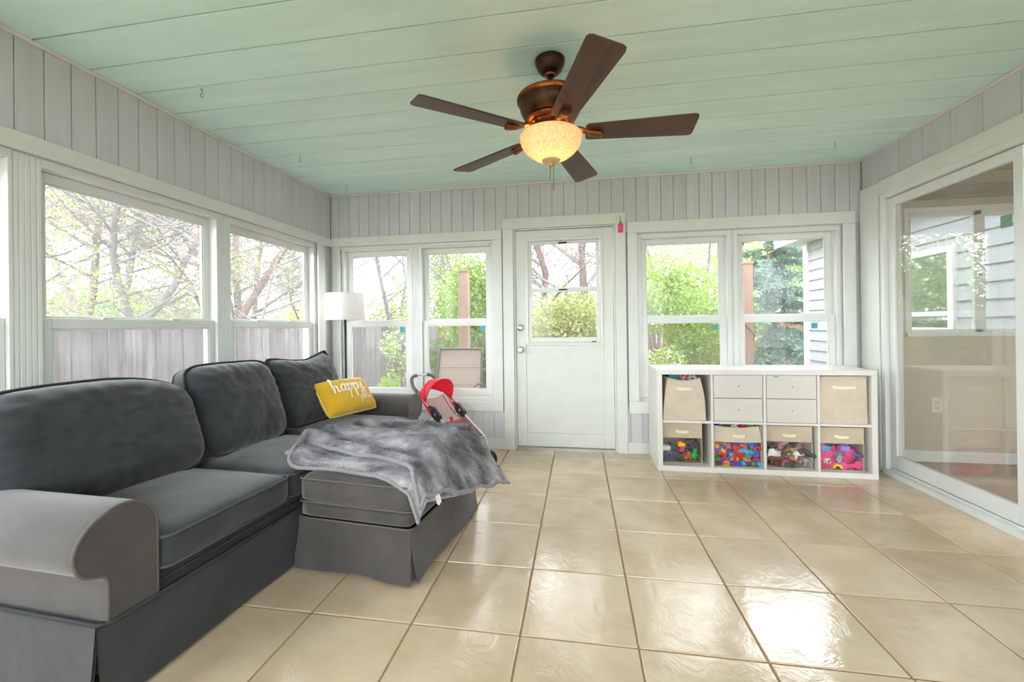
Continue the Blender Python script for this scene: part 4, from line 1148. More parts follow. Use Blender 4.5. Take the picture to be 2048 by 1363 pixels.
def toy_figure():
    mb = MB().lathe([(.001, 0), (.013, .001), (.014, .012), (.010, .024), (.006, .028), (.009, .033), (.0105, .04), (.008, .047), (.001, .05)], 14)
    mb.tube([(.011, 0, .022), (.02, -.002, .012)], .004, 6); mb.tube([(-.011, 0, .022), (-.02, -.002, .012)], .004, 6)
    me = mb.mesh('f'); me.shade_smooth(); return me
def toy_animal():
    mb = MB()
    mb.tube([(-.026, 0, .022), (-.015, 0, .025), (.008, 0, .025), (.018, 0, .03), (.024, 0, .038), (.034, 0, .036)], [.006, .011, .012, .009, .008, .005], 8)
    for x in (-.016, .01):
        for y in (-.006, .006): mb.tube([(x, y, .02), (x+.002, y, .01), (x, y, 0)], .004, 6)
    mb.tube([(-.026, 0, .024), (-.034, 0, .014)], .002, 5)
    me = mb.mesh('an'); me.shade_smooth(); return me
def toy_wheel():
    mb = MB().tube([(.02*math.cos(t), 0, .02*math.sin(t)) for t in [2*math.pi*i/18 for i in range(18)]], .006, 7, closed=True)
    for k in range(4):
        t = math.pi*k/4; mb.tube([(.019*math.cos(t), 0, .019*math.sin(t)), (-.019*math.cos(t), 0, -.019*math.sin(t))], .0025, 5)
    return mb.mesh('w')
def toy_oval():
    mb = MB().lathe([(.001, -.006), (.018, -.004), (.024, 0), (.018, .005), (.001, .007)], 18); mb.v = [(x*.85, z, y*1.25) for x, y, z in mb.v]
    me = mb.mesh('o'); me.shade_smooth(); return me
def toy_dumbbell():
    mb = MB()
    for s in (-1, 1): mb.lathe([(.004, -.007), (.021, -.005), (.023, 0), (.021, .006), (.004, .007)], 16, (s*.034, 0))
    mb.box(-.024, .024, -.01, .01, -.005, .005); mb.v = [(x, z, y) for x, y, z in mb.v]
    return mb.mesh('d', .001, 1)
def toy_bag():
    mb = MB().grid(lambda i, j: ((i-.5)*.09+.006*nz(i*4, j*5), .008*nz(i*6, j*6, 4)-.012*math.sin(math.pi*i), (j-.5)*.05+.01*nz(i*3, j*3, 9)), 14, 9)
    return mb.mesh('bag')
KINDS = {'building brick': [toy_brick(), toy_brick(.034, .017, .017, 2), toy_brick(.017, .017, .018, 1)], 'flat disc toy': [toy_plate()], 'arched block': [toy_arch()], 'peg figure': [toy_figure()], 'animal figure': [toy_animal()], 'ring toy': [toy_wheel()],
         'oval dish': [toy_oval()], 'dumbbell rattle': [toy_dumbbell()], 'crumpled wrapper': [toy_bag()]}
NAMES = {'building brick': 'building_brick', 'flat disc toy': 'disc_toy', 'arched block': 'arched_block', 'peg figure': 'peg_figure', 'animal figure': 'animal_figure', 'ring toy': 'ring_toy', 'oval dish': 'toy_dish', 'dumbbell rattle': 'dumbbell_rattle', 'crumpled wrapper': 'wrapper'}
trng = random.Random(11)
def toy(kind, colr, where, grp, loc, rot=None, sc=1.0):
    me0 = trng.choice(KINDS[kind])
    key = me0.name+'_'+colr
    me = bpy.data.meshes.get(key)
    if me is None:
        me = me0.copy(); me.name = key; me.materials.clear(); me.materials.append(TM[colr])
    o = bpy.data.objects.new(NAMES[kind], me); COL.objects.link(o)
    o.location = loc; o.scale = (sc, sc, sc)
    o.rotation_euler = rot if rot is not None else (trng.uniform(-.7, .7), trng.uniform(-.8, .8), trng.uniform(-.6, .6))
    lb = '%s %s %s' % (colr, kind, where)
    if lb in USED: lb = 'right-hand '+lb
    USED.add(lb); tag(o, lb, 'toy', grp)
    return o
ORD = ['first', 'second', 'third', 'fourth', 'fifth', 'sixth', 'seventh', 'eighth', 'ninth', 'tenth', 'eleventh']
USED = set()
def heap(x0, x1, y, z0, z1, kinds, cols, where, grp, step=.034, sc=(1., 1.3)):
    z = z0; row = 0
    while z < z1:
        x = x0+(step/2 if row % 2 else 0); col_ = 0
        while x < x1:
            k = trng.choice(kinds); c = trng.choice(cols)
            pos = '%s from left in %s row ' % (ORD[col_], ('bottom', 'second', 'third', 'fourth', 'fifth', 'sixth', 'seventh')[row]); col_ += 1
            toy(k, c, pos+where, grp, (x+trng.uniform(-.006, .006), y+trng.uniform(0, .014), z+trng.uniform(-.004, .004)), None, trng.uniform(*sc))
            x += step
        z += step*.8; row += 1
bright = ['red', 'blue', 'yellow', 'green', 'orange', 'magenta', 'sky blue', 'purple', 'red', 'blue', 'yellow']
heap(1.226, 1.520, .184, .062, .212, ['building brick', 'building brick', 'building brick', 'arched block', 'flat disc toy'], bright, 'of the bulging brick bin', 'toys in the brick bin', .036, (1.25, 1.7))
for x, c in ((1.24, 'blue'), (1.36, 'white'), (1.425, 'magenta'), (1.475, 'lime')):
    toy('building brick', c, 'poking above the rim of the bulging brick bin', 'toys on top of the brick bin', (x, .235, .315), (.3, .5, .4), 2.0)
heap(.885, 1.095, .246, .066, .19, ['peg figure', 'building brick', 'ring toy', 'animal figure', 'flat disc toy'], ['dark grey', 'navy', 'red', 'brown', 'dark grey', 'navy', 'tan', 'dark grey', 'navy'], 'of the dark mixed toy bin', 'toys in the dark mixed bin', .042, (1.3, 1.7))
for k, c, x, z, s in (('flat disc toy', 'magenta', .985, .185, 1.6), ('building brick', 'yellow', .985, .172, 1.8), ('building brick', 'pink', .98, .135, 2.2), ('peg figure', 'green', 1.075, .085, 1.6), ('arched block', 'orange', 1.03, .075, 1.2), ('building brick', 'white', .87, .14, 1.9)):
    toy(k, c, 'against the front of the dark mixed toy bin', 'toys at the front of the dark mixed bin', (x, .228, z), (.2, .1, .3), s)
heap(1.608, 1.835, .22, .066, .195, ['animal figure', 'animal figure', 'crumpled wrapper', 'peg figure'], ['dark grey', 'brown', 'tan', 'light grey', 'dark grey', 'rose', 'dark grey'], 'of the animal figure bin', 'toys in the animal bin', .044, (1.3, 1.8))
for k, c, x, z, s in (('flat disc toy', 'pink', 1.705, .075, 1.2), ('animal figure', 'white', 1.79, .11, 1.6), ('crumpled wrapper', 'white', 1.64, .14, 1.3), ('building brick', 'orange', 1.755, .1, 1.4), ('animal figure', 'brown', 1.625, .06, 2.0)):
    toy(k, c, 'pressed to the front of the animal figure bin', 'toys at the front of the animal bin', (x, .206, z), (.1, .2, .3), s)
heap(1.960, 2.155, .22, .066, .19, ['oval dish', 'flat disc toy', 'animal figure', 'crumpled wrapper'], ['magenta', 'pink', 'lilac', 'light grey', 'rose', 'purple'], 'of the pink tableware bin', 'toys in the pink bin', .046, (1.3, 1.7))
for k, c, x, z, s, r in (('oval dish', 'pink', 1.945, .165, 1.35, (0, .2, 0)), ('oval dish', 'pink', 1.99, .155, 1.35, (0, .5, 0)), ('oval dish', 'magenta', 2.12, .145, 2.3, (0, .5, 0)), ('dumbbell rattle', 'pink', 2.135, .078, 1.35, (0, -.1, 0)),
                         ('arched block', 'yellow', 2.045, .056, 1.5, (0, 0, 0)), ('crumpled wrapper', 'sky blue', 1.97, .195, .9, (0, .2, 0)), ('animal figure', 'white', 1.985, .085, 1.2, (0, .2, .4)), ('building brick', 'lilac', 2.09, .185, 2.2, (.1, .1, 0)), ('building brick', 'teal', 2.06, .15, 1.2, (0, .6, 0))):
    toy(k, c, 'up against the front of the pink tableware bin', 'toys at the front of the pink bin', (x, .204 if k != 'flat disc toy' else .212, z), r, s)
for k, c, x, z, s in (('flat disc toy', 'teal', .93, .70, 1.8), ('peg figure', 'rose', 1.0, .675, 1.6), ('oval dish', 'teal', .965, .69, 1.5), ('building brick', 'light grey', 1.045, .69, 2.0), ('arched block', 'white', 1.075, .685, 1.6), ('flat disc toy', 'rose', 1.005, .69, 1.4)):
    toy(k, c, 'peeking over the rim of the slouching canvas bin', 'toys in the slouching bin', (x, .225+trng.uniform(0, .03), z), (.5, .3, .2), s)

# ------------------------------------------------------------------ toy doll stroller
def stroller():
    e = empty('doll_stroller', (-.883, .235, 0), math.radians(54)); tag(e, 'red toy doll stroller with grey frame beside the sofa arm', 'toy stroller')
    sil = M('silver_tube', (.62, .63, .66), .3, metal=.8, var=.05); grip = M('grey_foam_grip', S(96, 92, 92), .85, var=.1, vscale=60)
    red = M('coral_red_nylon', S(236, 58, 84), .5, col2=S(216, 36, 62), vscale=12, trans=.35)
    redd = M('red_binding', S(206, 30, 56), .6, var=.05); mau = M('mauve_nylon', S(176, 120, 122), .6, col2=S(158, 100, 104), vscale=10, trans=.2)
    # dotted white cloth
    dm_ = M('dotted_white_cloth', S(226, 218, 216), .7, var=.02, trans=.3)
    N = dm_.node_tree.nodes; L = dm_.node_tree.links
    tc = N.new('ShaderNodeTexCoord'); vo = N.new('ShaderNodeTexVoronoi'); vo.inputs['Scale'].default_value = 38; cr = N.new('ShaderNodeValToRGB')
    cr.color_ramp.elements[0].position = .13; cr.color_ramp.elements[0].color = (*S(140, 110, 130), 1); cr.color_ramp.elements[1].position = .17; cr.color_ramp.elements[1].color = (*S(228, 220, 218), 1)
    L.new(tc.outputs['Object'], vo.inputs['Vector']); L.new(vo.outputs['Distance'], cr.inputs['Fac']); L.new(cr.outputs['Color'], N['Principled BSDF'].inputs['Base Color'])
    W = .125
    T = lambda y: .404+.53*y
    for s in (-1, 1):
        MB().tube([(s*W, .30, T(.30)), (s*W, 0, T(0)), (s*W, -.34, T(-.34)), (s*W, -.40, .10)], .0085, 10).build('frame_tube', sil, e, smooth=True)
        MB().tube([(s*W, .0, .40), (s*W, .16, .09)], .0085, 10).build('rear_leg', sil, e, smooth=True)
        MB().tube(catmull([(s*W, .255, T(.255)+.004), (s*(W+.003), .32, T(.32)+.014), (s*(W-.008), .36, .645), (s*(W-.04), .376, .668), (s*(W-.07), .378, .672)], 4), .0145, 10).build('hand_grip', grip, e, smooth=True)
        h = MB().prism([(.05, .41), (.03, .452), (-.005, .445), (-.085, .39), (-.095, .345), (-.06, .335), (.02, .365)], 'x', s*W-.014, s*W+.014).build('hinge', MT['black'], e, bevel=.004)
        hb_ = MB().lathe([(.012, -.018), (.012, .018)], 12); hb_.v = [(z+s*W, x-.03, y+.395) for x, y, z in hb_.v]; hb_.build('hinge_pin', sil, h)
        MB().box(s*W-.012, s*W+.012, .05, .075, T(.06)-.012, T(.06)+.016).build('clip', MT['black'], e, bevel=.003)
        for y in (-.40, .16):
            wl_ = empty('wheel', (s*W, y, .058), 0, e)
            for off in (-.02, .02):
                ty = MB().tube([(off, .046*math.cos(t), .046*math.sin(t)) for t in [2*math.pi*i/24 for i in range(24)]], .011, 8, closed=True); ty.build('tyre', MT['black'], wl_, smooth=True)
                hb2 = MB().lathe([(.04, -.005), (.04, .005)], 20); hb2.v = [(z+off, x, y_) for x, y_, z in hb2.v]; hb2.build('wheel_hub', sil, wl_)
            MB().tube([(-.025, 0, 0), (.025, 0, 0)], .005, 8).build('axle', sil, wl_)
    MB().tube([(-.06, .378, .672), (.06, .378, .672)], .007, 10).build('handle_bar', sil, e, smooth=True)
    MB().tube([(-W, -.34, T(-.34)), (W, -.34, T(-.34))], .006, 8).build('foot_bar', sil, e, smooth=True)
    MB().tube([(-W, .16, .09), (W, .16, .09)], .006, 8).build('rear_axle_bar', sil, e, smooth=True)
    # canopy
    def can(i, j, k=1.):
        th = math.pi*i; ph = math.radians(22+92*j)
        hgt = (.20-.02*math.sin(math.pi*j))*k
        bow = math.sin(th)**.7
        return (-W*1.06*k*math.cos(th), .12+hgt*bow*math.cos(ph), T(.12)+.012+hgt*bow*math.sin(ph)+.004*nz(i*6, j*6))
    g = MB(); g.grid(can, 26, 16); g.grid(lambda i, j: can(i, j, .985), 26, 16)
    c = g.build('canopy', red, e, smooth=True)
    for j in (0., .5, 1.):
        MB().tube([can(i/24, j, 1.01) for i in range(25)], .0045, 7).build('canopy_rib', redd, c, smooth=True)
    for s in (-1, 1):   # side skirts of the canopy
        g = MB(); g.grid(lambda i, j, s=s: (s*W*1.05, .02+.20*i, T(.02+.20*i)+.02-(.075*(1-i*.55))*j), 10, 6); g.build('canopy_side', red, c, smooth=True)
    # seat back, seat, foot pocket
    def back(i, j): return ((2*i-1)*(W-.012), .22-.30*j, T(.22-.30*j)-.02-.05*math.sin(math.pi*j*.9)-.02*math.sin(math.pi*i))
    MB().grid(back, 14, 14).build('seat_back', dm_, e, smooth=True)
    MB().tube([back(0, j/12) for j in range(13)], .004, 6).build('seat_binding', redd, e, smooth=True)
    MB().tube([back(1, j/12) for j in range(13)], .004, 6).build('seat_binding', redd, e, smooth=True)
    def pocket(i, j): return ((2*i-1)*(W-.01), -.08-.25*j, T(-.08-.25*j)-.022-.075*math.sin(math.pi*min(1, j*1.05))**.8-.012*math.sin(math.pi*i))
    MB().grid(pocket, 14, 14).build('foot_pocket', mau, e, smooth=True)
    for s in (-1, 1):
        MB().grid(lambda i, j, s=s: (s*(W-.01), -.08-.25*i, (T(-.08-.25*i)-.004)*(1-j)+pocket(0, i)[2]*j), 12, 5).build('pocket_side', mau, e, smooth=True)
    MB().tube([back(i/10, 1.) for i in range(11)], .005, 6).build('seat_binding', redd, e, smooth=True)
    MB().grid(lambda i, j: (.016*(2*i-1), -.05-.03*j, T(-.05)-.02-.05*j), 3, 4).build('crotch_strap', redd, e)
stroller()

# ------------------------------------------------------------------ outdoors
GZ = -.75
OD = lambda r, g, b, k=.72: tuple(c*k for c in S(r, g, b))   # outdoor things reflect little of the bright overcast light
MT['grass'] = M('leafy_lawn', S(104, 116, 70), .9, col2=S(120, 100, 74), vscale=1.5, detail=8, bump=.3, bscale=30)
g = MB().grid(lambda i, j: (-40+80*i, -30+70*j, GZ+.12*nz(i*9, j*9)-.04), 40, 40).build('ground', MT['grass'], smooth=True)
tag(g, 'leaf-strewn green lawn around the house', 'lawn', kind='structure')
orng = random.Random(5)
nrng = np.random.default_rng(5)

def fence(label, p0, p1, ztop, mat, railmat, pitch=.142, back=1, group=None):
    p0 = Vector((*p0, 0)); p1 = Vector((*p1, 0)); d = (p1-p0); L_ = d.length; d.normalize(); a = math.atan2(d.y, d.x)
    e = empty('privacy_fence', (p0.x, p0.y, GZ), a); tag(e, label, 'fence')
    H = ztop-GZ
    ms = []
    for k in range(4):
        w = pitch*(.478+.006*k)
        m = MB().prism([(-w, 0), (w, 0), (w, H-.012), (w-.012, H), (-w+.012, H), (-w, H-.012)], 'y', -.009, .009).mesh('plank', .002, 1); m.materials.append(mat); ms.append(m)
    n = int(L_/pitch)
    for k in range(n):
        o = bpy.data.objects.new('plank', ms[orng.randrange(4)]); COL.objects.link(o); o.parent = e
        o.location = ((k+.5)*pitch, orng.uniform(-.006, .006), orng.uniform(-.02, .012)); o.rotation_euler = (0, orng.uniform(-.006, .006), orng.uniform(-.03, .03))
    for z in (.35, H-.3):
        MB().box(0, L_, .012*back, .012*back+.04, z, z+.09).build('rail', railmat, e)
    k = 0.
    while k < L_:
        MB().box(k-.045, k+.045, .055*back, .145*back, 0, H).build('post', railmat, e); k += 2.4
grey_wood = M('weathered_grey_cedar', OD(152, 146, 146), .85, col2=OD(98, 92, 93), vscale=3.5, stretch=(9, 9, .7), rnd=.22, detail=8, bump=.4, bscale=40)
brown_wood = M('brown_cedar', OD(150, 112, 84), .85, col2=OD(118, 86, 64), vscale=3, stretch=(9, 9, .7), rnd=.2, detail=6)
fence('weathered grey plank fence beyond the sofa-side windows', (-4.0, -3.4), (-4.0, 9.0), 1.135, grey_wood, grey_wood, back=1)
fence('brown plank fence at the end of the garden', (-4.1, 9.3), (9.6, 9.3), 1.10, brown_wood, brown_wood)

# deck outside the door
dk = empty('deck', (0, 0, -.15)); tag(dk, 'low wooden deck outside the back door', 'deck')
dmesh = MB().box(-2.3, 2.45, -.066, .066, -.03, 0).mesh('plank', .003, 1); dmesh.materials.append(brown_wood)
for k in range(16):
    o = bpy.data.objects.new('plank', dmesh); COL.objects.link(o); o.parent = dk; o.location = (0, YB+WT+.08+k*.139, 0)
fr_ = MB(); 
for x in (-2.2, 0, 2.35): fr_.box(x-.04, x+.04, YB+WT+.02, YB+WT+2.2, -.2, -.031)
for x in (-2.2, 0, 2.35):
    for y in (.8, 2.8): fr_.box(x-.05, x+.05, y-.05, y+.05, GZ+.15-.1, -.2)
fr_.build('joists', brown_wood, dk)
pw = M('reddish_post_wood', OD(164, 134, 116), .75, col2=OD(140, 110, 94), vscale=3, stretch=(8, 8, .8), detail=6)
def post(x, y, z1, w, label):
    e = empty('deck_post', (x, y, -.15)); tag(e, label, 'post')
    MB().box(-w, w, -w, w, .0, z1+.15).build('post_shaft', pw, e, bevel=.006)
    MB().prism([(-w-.008, z1+.15), (w+.008, z1+.15), (w+.004, z1+.17), (0, z1+.185), (-w-.004, z1+.17)], 'y', -w-.008, w+.008).build('post_cap', pw, e)
post(-1.277, 2.2, 1.83, .062, 'reddish wooden deck post seen through the window right of the lamp')
post(2.355, 2.6, 1.86, .055, 'reddish wooden deck post with string lights seen over the toy shelf')
e = empty('string_light', (2.355, 2.6, -.15)); tag(e, 'dark cable with small bulbs wound down the deck post', 'string light')
MB().tube([(.062*math.cos(t)*1.25, .062*math.sin(t)*1.25, 1.6-.145*t/1.6) for t in [i*.35 for i in range(40)]], .005, 6).build('cable', MT['black'], e, smooth=True)
for k in range(6):
    t = 1.2+k*2.3
    b = MB().lathe([(.003, .03), (.010, .024), (.014, .008), (.010, -.006), (.002, -.01)], 10).build('bulb', M('clear_bulb', (.7, .7, .66), .2, var=.02), e); b.location = (.09*math.cos(t), .09*math.sin(t), 1.6-.145*t/1.6-.03)

def patio_chair(loc, rz, label):
    e = empty('patio_chair', loc, rz); tag(e, label, 'chair', 'sling patio chairs')
    fm_ = M('dark_bronze_tube', (.09, .075, .065), .4, metal=.4, var=.1); sl_ = M('tan_mesh_sling', OD(182, 164, 154), .85, col2=OD(166, 148, 138), vscale=40, trans=.25)
    for s in (-1, 1):
        MB().tube(catmull([(s*.26, .30, 0), (s*.26, .22, .4), (s*.255, .30, .75), (s*.25, .36, 1.0)], 5), .014, 8).build('back_tube', fm_, e, smooth=True)
        MB().tube(catmull([(s*.26, -.25, 0), (s*.26, -.25, .42), (s*.265, -.2, .62), (s*.265, .1, .64), (s*.26, .27, .62)], 5), .014, 8).build('arm_tube', fm_, e, smooth=True)
        MB().tube([(s*.26, -.25, .4), (s*.26, .23, .38)], .013, 8).build('seat_rail', fm_, e)
    MB().tube([(-.25, .36, 1.0), (.25, .36, 1.0)], .014, 8).build('top_rail', fm_, e)
    def sb(i, j): return ((2*i-1)*.245, .235+.125*j+.03*math.sin(math.pi*i)*(1-j*.6), .42+.565*j)
    bk = MB().grid(sb, 10, 14).build('back_sling', sl_, e, smooth=True)
    for j in (.33, .66): MB().tube([(sb(i/8, j)[0], sb(i/8, j)[1]-.004, sb(i/8, j)[2]) for i in range(9)], .004, 5).build('seam', sl_, bk)
    MB().grid(lambda i, j: ((2*i-1)*.25, -.25+.47*j, .40-.03*math.sin(math.pi*i)-.02*j), 8, 8).build('seat_sling', sl_, e, smooth=True)
    return e
patio_chair((-1.12, 1.12, -.15), 0, 'tan mesh patio chair on the deck behind the window')
dk2 = empty('side_deck', (0, 0, -.15)); tag(dk2, 'narrow wooden side deck between the sofa-side windows and grey fence', 'deck')
dmesh2 = MB().box(-3.6, -2.42, -.066, .066, -.03, 0).mesh('plank', .003, 1); dmesh2.materials.append(brown_wood)
for k in range(18):
    o = bpy.data.objects.new('plank', dmesh2); COL.objects.link(o); o.parent = dk2; o.location = (0, -2.4+k*.139, 0)
fr3 = MB()
for y in (-2.4, -1.2, 0.): fr3.box(-3.55, -3.45, y-.05, y+.05, GZ+.16, -.031); fr3.box(-2.55, -2.45, y-.05, y+.05, GZ+.16, -.031)
fr3.build('joists', brown_wood, dk2)
patio_chair((-2.74, -1.29, -.15), math.pi/2, 'patio chair back just above the sofa, in front of the grey fence').scale = (.93, .93, .93)

# house wing with lap siding
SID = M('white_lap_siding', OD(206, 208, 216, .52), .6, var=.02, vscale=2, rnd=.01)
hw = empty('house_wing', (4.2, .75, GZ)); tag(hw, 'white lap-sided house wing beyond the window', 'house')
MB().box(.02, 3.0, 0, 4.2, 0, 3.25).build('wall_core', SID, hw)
k = 0
while k*.172 < 3.2:
    z = k*.172
    MB().prism([(-.004, z), (.02, z), (.02, z+.180), (.012, z+.180), (-.012, z+.006), (-.012, z)], 'y', .0, 4.1).build('siding_board', SID, hw)
    MB().prism([(4.196, z), (4.2, z+.18), (4.212, z+.006), (4.212, z)], 'x', .03, 3.0).build('siding_board', SID, hw)
    k += 1
MB().box(-.03, .09, 4.1, 4.225, 0, 3.25).build('corner_board', MT['vinyl'], hw, bevel=.004)
MB().box(-.35, 3.2, -.0, 4.5, 3.25, 3.30).build('soffit', MT['vinyl'], hw)
MB().box(-.38, -.35, -.0, 4.5, 3.22, 3.42).build('fascia', MT['vinyl'], hw)
MB().prism([(-.40, 3.40), (3.2, 4.9), (3.2, 5.0), (-.42, 3.48)], 'y', 0, 4.55).build('roof', M('grey_shingles', S(110, 108, 108), .9, var=.2, vscale=20), hw)
wv = empty('wing_window', (0, 1.6, GZ*-1+1.44), 0, hw)
fr2 = MB(); fr2.box(-.04, .03, -.36, -.29, -.48, .48); fr2.box(-.04, .03, .29, .36, -.48, .48); fr2.box(-.04, .03, -.29, .29, .41, .48); fr2.box(-.04, .03, -.29, .29, -.48, -.41); fr2.box(-.035, .02, -.29, .29, -.28, -.23)
fr2.build('window_frame', MT['vinyl'], wv, bevel=.004)
MB().box(-.016, -.010, -.29, .29, -.41, .41).build('window_glass', M('mirroring_window_glass', (.42, .45, .47), .04, metal=.9, var=.04), wv)

# foliage
def leaf_obj(name, pts, size, mat, par, aspect=.6, up=0.3, kind=True, droop=0.):
    n = len(pts)
    d = nrng.normal(0, 1, (n, 3)); d[:, 2] = d[:, 2]*.6-droop; d /= np.linalg.norm(d, axis=1, keepdims=True)
    q = np.cross(d, nrng.normal(0, 1, (n, 3))+np.array([0, 0, up])); q /= np.linalg.norm(q, axis=1, keepdims=True)+1e-9
    s = (nrng.uniform(.6, 1.35, n)*size)[:, None]
    V = np.stack([pts-d*s*.5, pts+q*s*aspect*.5, pts+d*s*.5, pts-q*s*aspect*.5], 1).reshape(-1, 3)
    me = bpy.data.meshes.new(name); m = n*4
    me.vertices.add(m); me.vertices.foreach_set('co', V.ravel())
    me.loops.add(m); me.loops.foreach_set('vertex_index', np.arange(m, dtype=np.int32))
    me.polygons.add(n); me.polygons.foreach_set('loop_start', np.arange(0, m, 4, dtype=np.int32))
    me.update(); me.validate()
    o = link_mesh(name, me, mat, par); o['kind'] = 'stuff'
    return o

LM = {'yg': M('yellow_green_leaf', OD(180, 184, 112), .6, col2=OD(152, 160, 90), vscale=2.5, trans=.45),
      'lime': M('lime_green_leaf', OD(160, 186, 92), .6, col2=OD(126, 158, 66), vscale=2.5, trans=.45),
      'green': M('mid_green_leaf', OD(116, 144, 82), .6, col2=OD(84, 112, 62), vscale=2.5, trans=.4),
      'ever': M('blue_green_needle', OD(142, 172, 158), .6, col2=OD(102, 134, 122), vscale=2.5, trans=.25),
      'red': M('russet_bud', OD(196, 122, 104), .6, col2=OD(180, 96, 84), vscale=2.5, trans=.4),
      'pinkf': M('pink_blossom', OD(214, 150, 186), .6, col2=OD(196, 116, 160), vscale=4, trans=.4),
      'whitef': M('white_blossom', OD(236, 234, 222), .6, col2=OD(214, 214, 190), vscale=4, trans=.4),
      'dry': M('tan_leaf', OD(186, 158, 124), .7, col2=OD(150, 124, 96), vscale=3, trans=.3)}
BARK = M('grey_bark', OD(140, 134, 137), .9, col2=OD(108, 103, 106), vscale=4, stretch=(5, 5, 1), bump=.5, bscale=20, detail=6)
BARKB = M('brown_bark', OD(136, 114, 108), .9, col2=OD(104, 86, 80), vscale=4, stretch=(5, 5, 1), bump=.5, bscale=20, detail=6)
TWIG = M('pale_twig', OD(142, 136, 140), .9, var=.1)

def tree(name, label, loc, H, r, seed, leaves=(), lean=(0, 0), fork=None, depth=3, nbr=9, bark=BARK, spread=.75, first=.3, curve=.12, leafn=1400, leaf=.06, group=None, twigs=True):
    rg = random.Random(seed); r *= .62; nbr = int(nbr*1.5); leafn *= 2
    e = empty(name, (loc[0], loc[1], GZ)); tag(e, label, 'tree', group)
    trunk = MB(); br = MB(); tips = []
    def branch(p, d, ln, rad, dep, mb, seg):
        n = 5 if dep else 8
        pts = [Vector(p)]; rs = [rad]; d = Vector(d).normalized()
        for i in range(n):
            d = (d+Vector((rg.gauss(0, curve), rg.gauss(0, curve), rg.gauss(0, curve*.6)+(.05 if dep else .0)))).normalized()
            pts.append(pts[-1]+d*(ln/n)); rs.append(max(.004, rad*(1-.78*(i+1)/n)))
        mb.tube(pts, rs, seg, cap=False)
        if dep >= 1: tips.extend(pts[2:])
        if dep < depth:
            kids = nbr if dep == 0 else max(2, int(nbr*.55)-dep+1)
            for k in range(kids):
                t = first+(1-first)*(k+rg.random())/kids if dep == 0 else .25+.75*(k+rg.random())/kids
                i = min(n-1, int(t*n)); q = pts[i].lerp(pts[i+1], t*n-i)
                a = rg.uniform(0, 2*math.pi); dd = (pts[i+1]-pts[i]).normalized()
                side = Vector((math.cos(a), math.sin(a), rg.uniform(-.1, .35)))
                nd = (dd*(1-spread)+side*spread)
                branch(q, nd, ln*rg.uniform(.34, .58)*(1.05-.35*t), max(.0055, rs[i]*.42), dep+1, br, 5 if dep == 0 else 4)
    d0 = Vector((lean[0], lean[1], 1))
    if fork:
        tr_ = [Vector((0, 0, -.2)), Vector((lean[0]*fork*.5, lean[1]*fork*.5, fork*.5)), Vector((lean[0]*fork, lean[1]*fork, fork))]
        trunk.tube(tr_, [r*1.15, r, r*.95], 10)
        for k in range(3):
            a = seed+k*2.2; branch(tr_[-1]-Vector((0, 0, .05)), (math.cos(a)*.55+lean[0], math.sin(a)*.55+lean[1], 1), H-fork, r*.7, 0, br, 8)
    else:
        branch((0, 0, -.2), d0, H, r, 0, trunk, 10)
    trunk.build('trunk', bark, e, smooth=True)
    b = br.build('branches', bark if not twigs else TWIG, e, smooth=True)
    T = np.array([tuple(t) for t in tips]) if tips else np.zeros((1, 3))
    for kind, frac in leaves:
        n = int(leafn*frac); idx = nrng.integers(0, len(T), n)
        leaf_obj('foliage', T[idx]+nrng.normal(0, .14, (n, 3)), leaf, LM[kind], e)
    return e

def shrub(name, label, loc, rx, ry, z0, z1, n, kind, size=.07, seed=0, kind2=None, cat='shrub', group=None, lumps=9, stems=True):
    """lumpy crown made of leaf clusters on stems"""
    rg = np.random.default_rng(seed+100)
    e = empty(name, (loc[0], loc[1], GZ)); tag(e, label, cat, group)
    H0, H1 = z0-GZ, z1-GZ
    c = rg.normal(0, 1, (lumps, 3)); c /= np.linalg.norm(c, axis=1, keepdims=True); c *= rg.uniform(.25, .72, (lumps, 1))
    cr = rg.uniform(.32, .55, lumps)
    which = rg.integers(0, lumps, n)
    p = rg.normal(0, 1, (n, 3)); p /= np.linalg.norm(p, axis=1, keepdims=True); p *= (rg.uniform(0, 1, (n, 1))**.45)*cr[which][:, None]
    p += c[which]
    P = p*np.array([rx, ry, (H1-H0)/2])+np.array([0, 0, (H0+H1)/2])
    if kind2:
        k = int(n*.25); leaf_obj('blossom' if 'f' in kind2[-1:] else 'foliage', P[:k], size, LM[kind2], e); P = P[k:]
    leaf_obj('foliage', P, size, LM[kind], e)
    if stems:
        mb = MB()
        for i in range(lumps):
            q = c[i]*np.array([rx, ry, (H1-H0)/2])+np.array([0, 0, (H0+H1)/2])
            mb.tube([(q[0]*.1, q[1]*.1, -.1), (q[0]*.5+.1, q[1]*.5, q[2]*.5), tuple(q)], [.04, .025, .008], 5)
        mb.build('stems', BARKB, e, smooth=True)
    return e

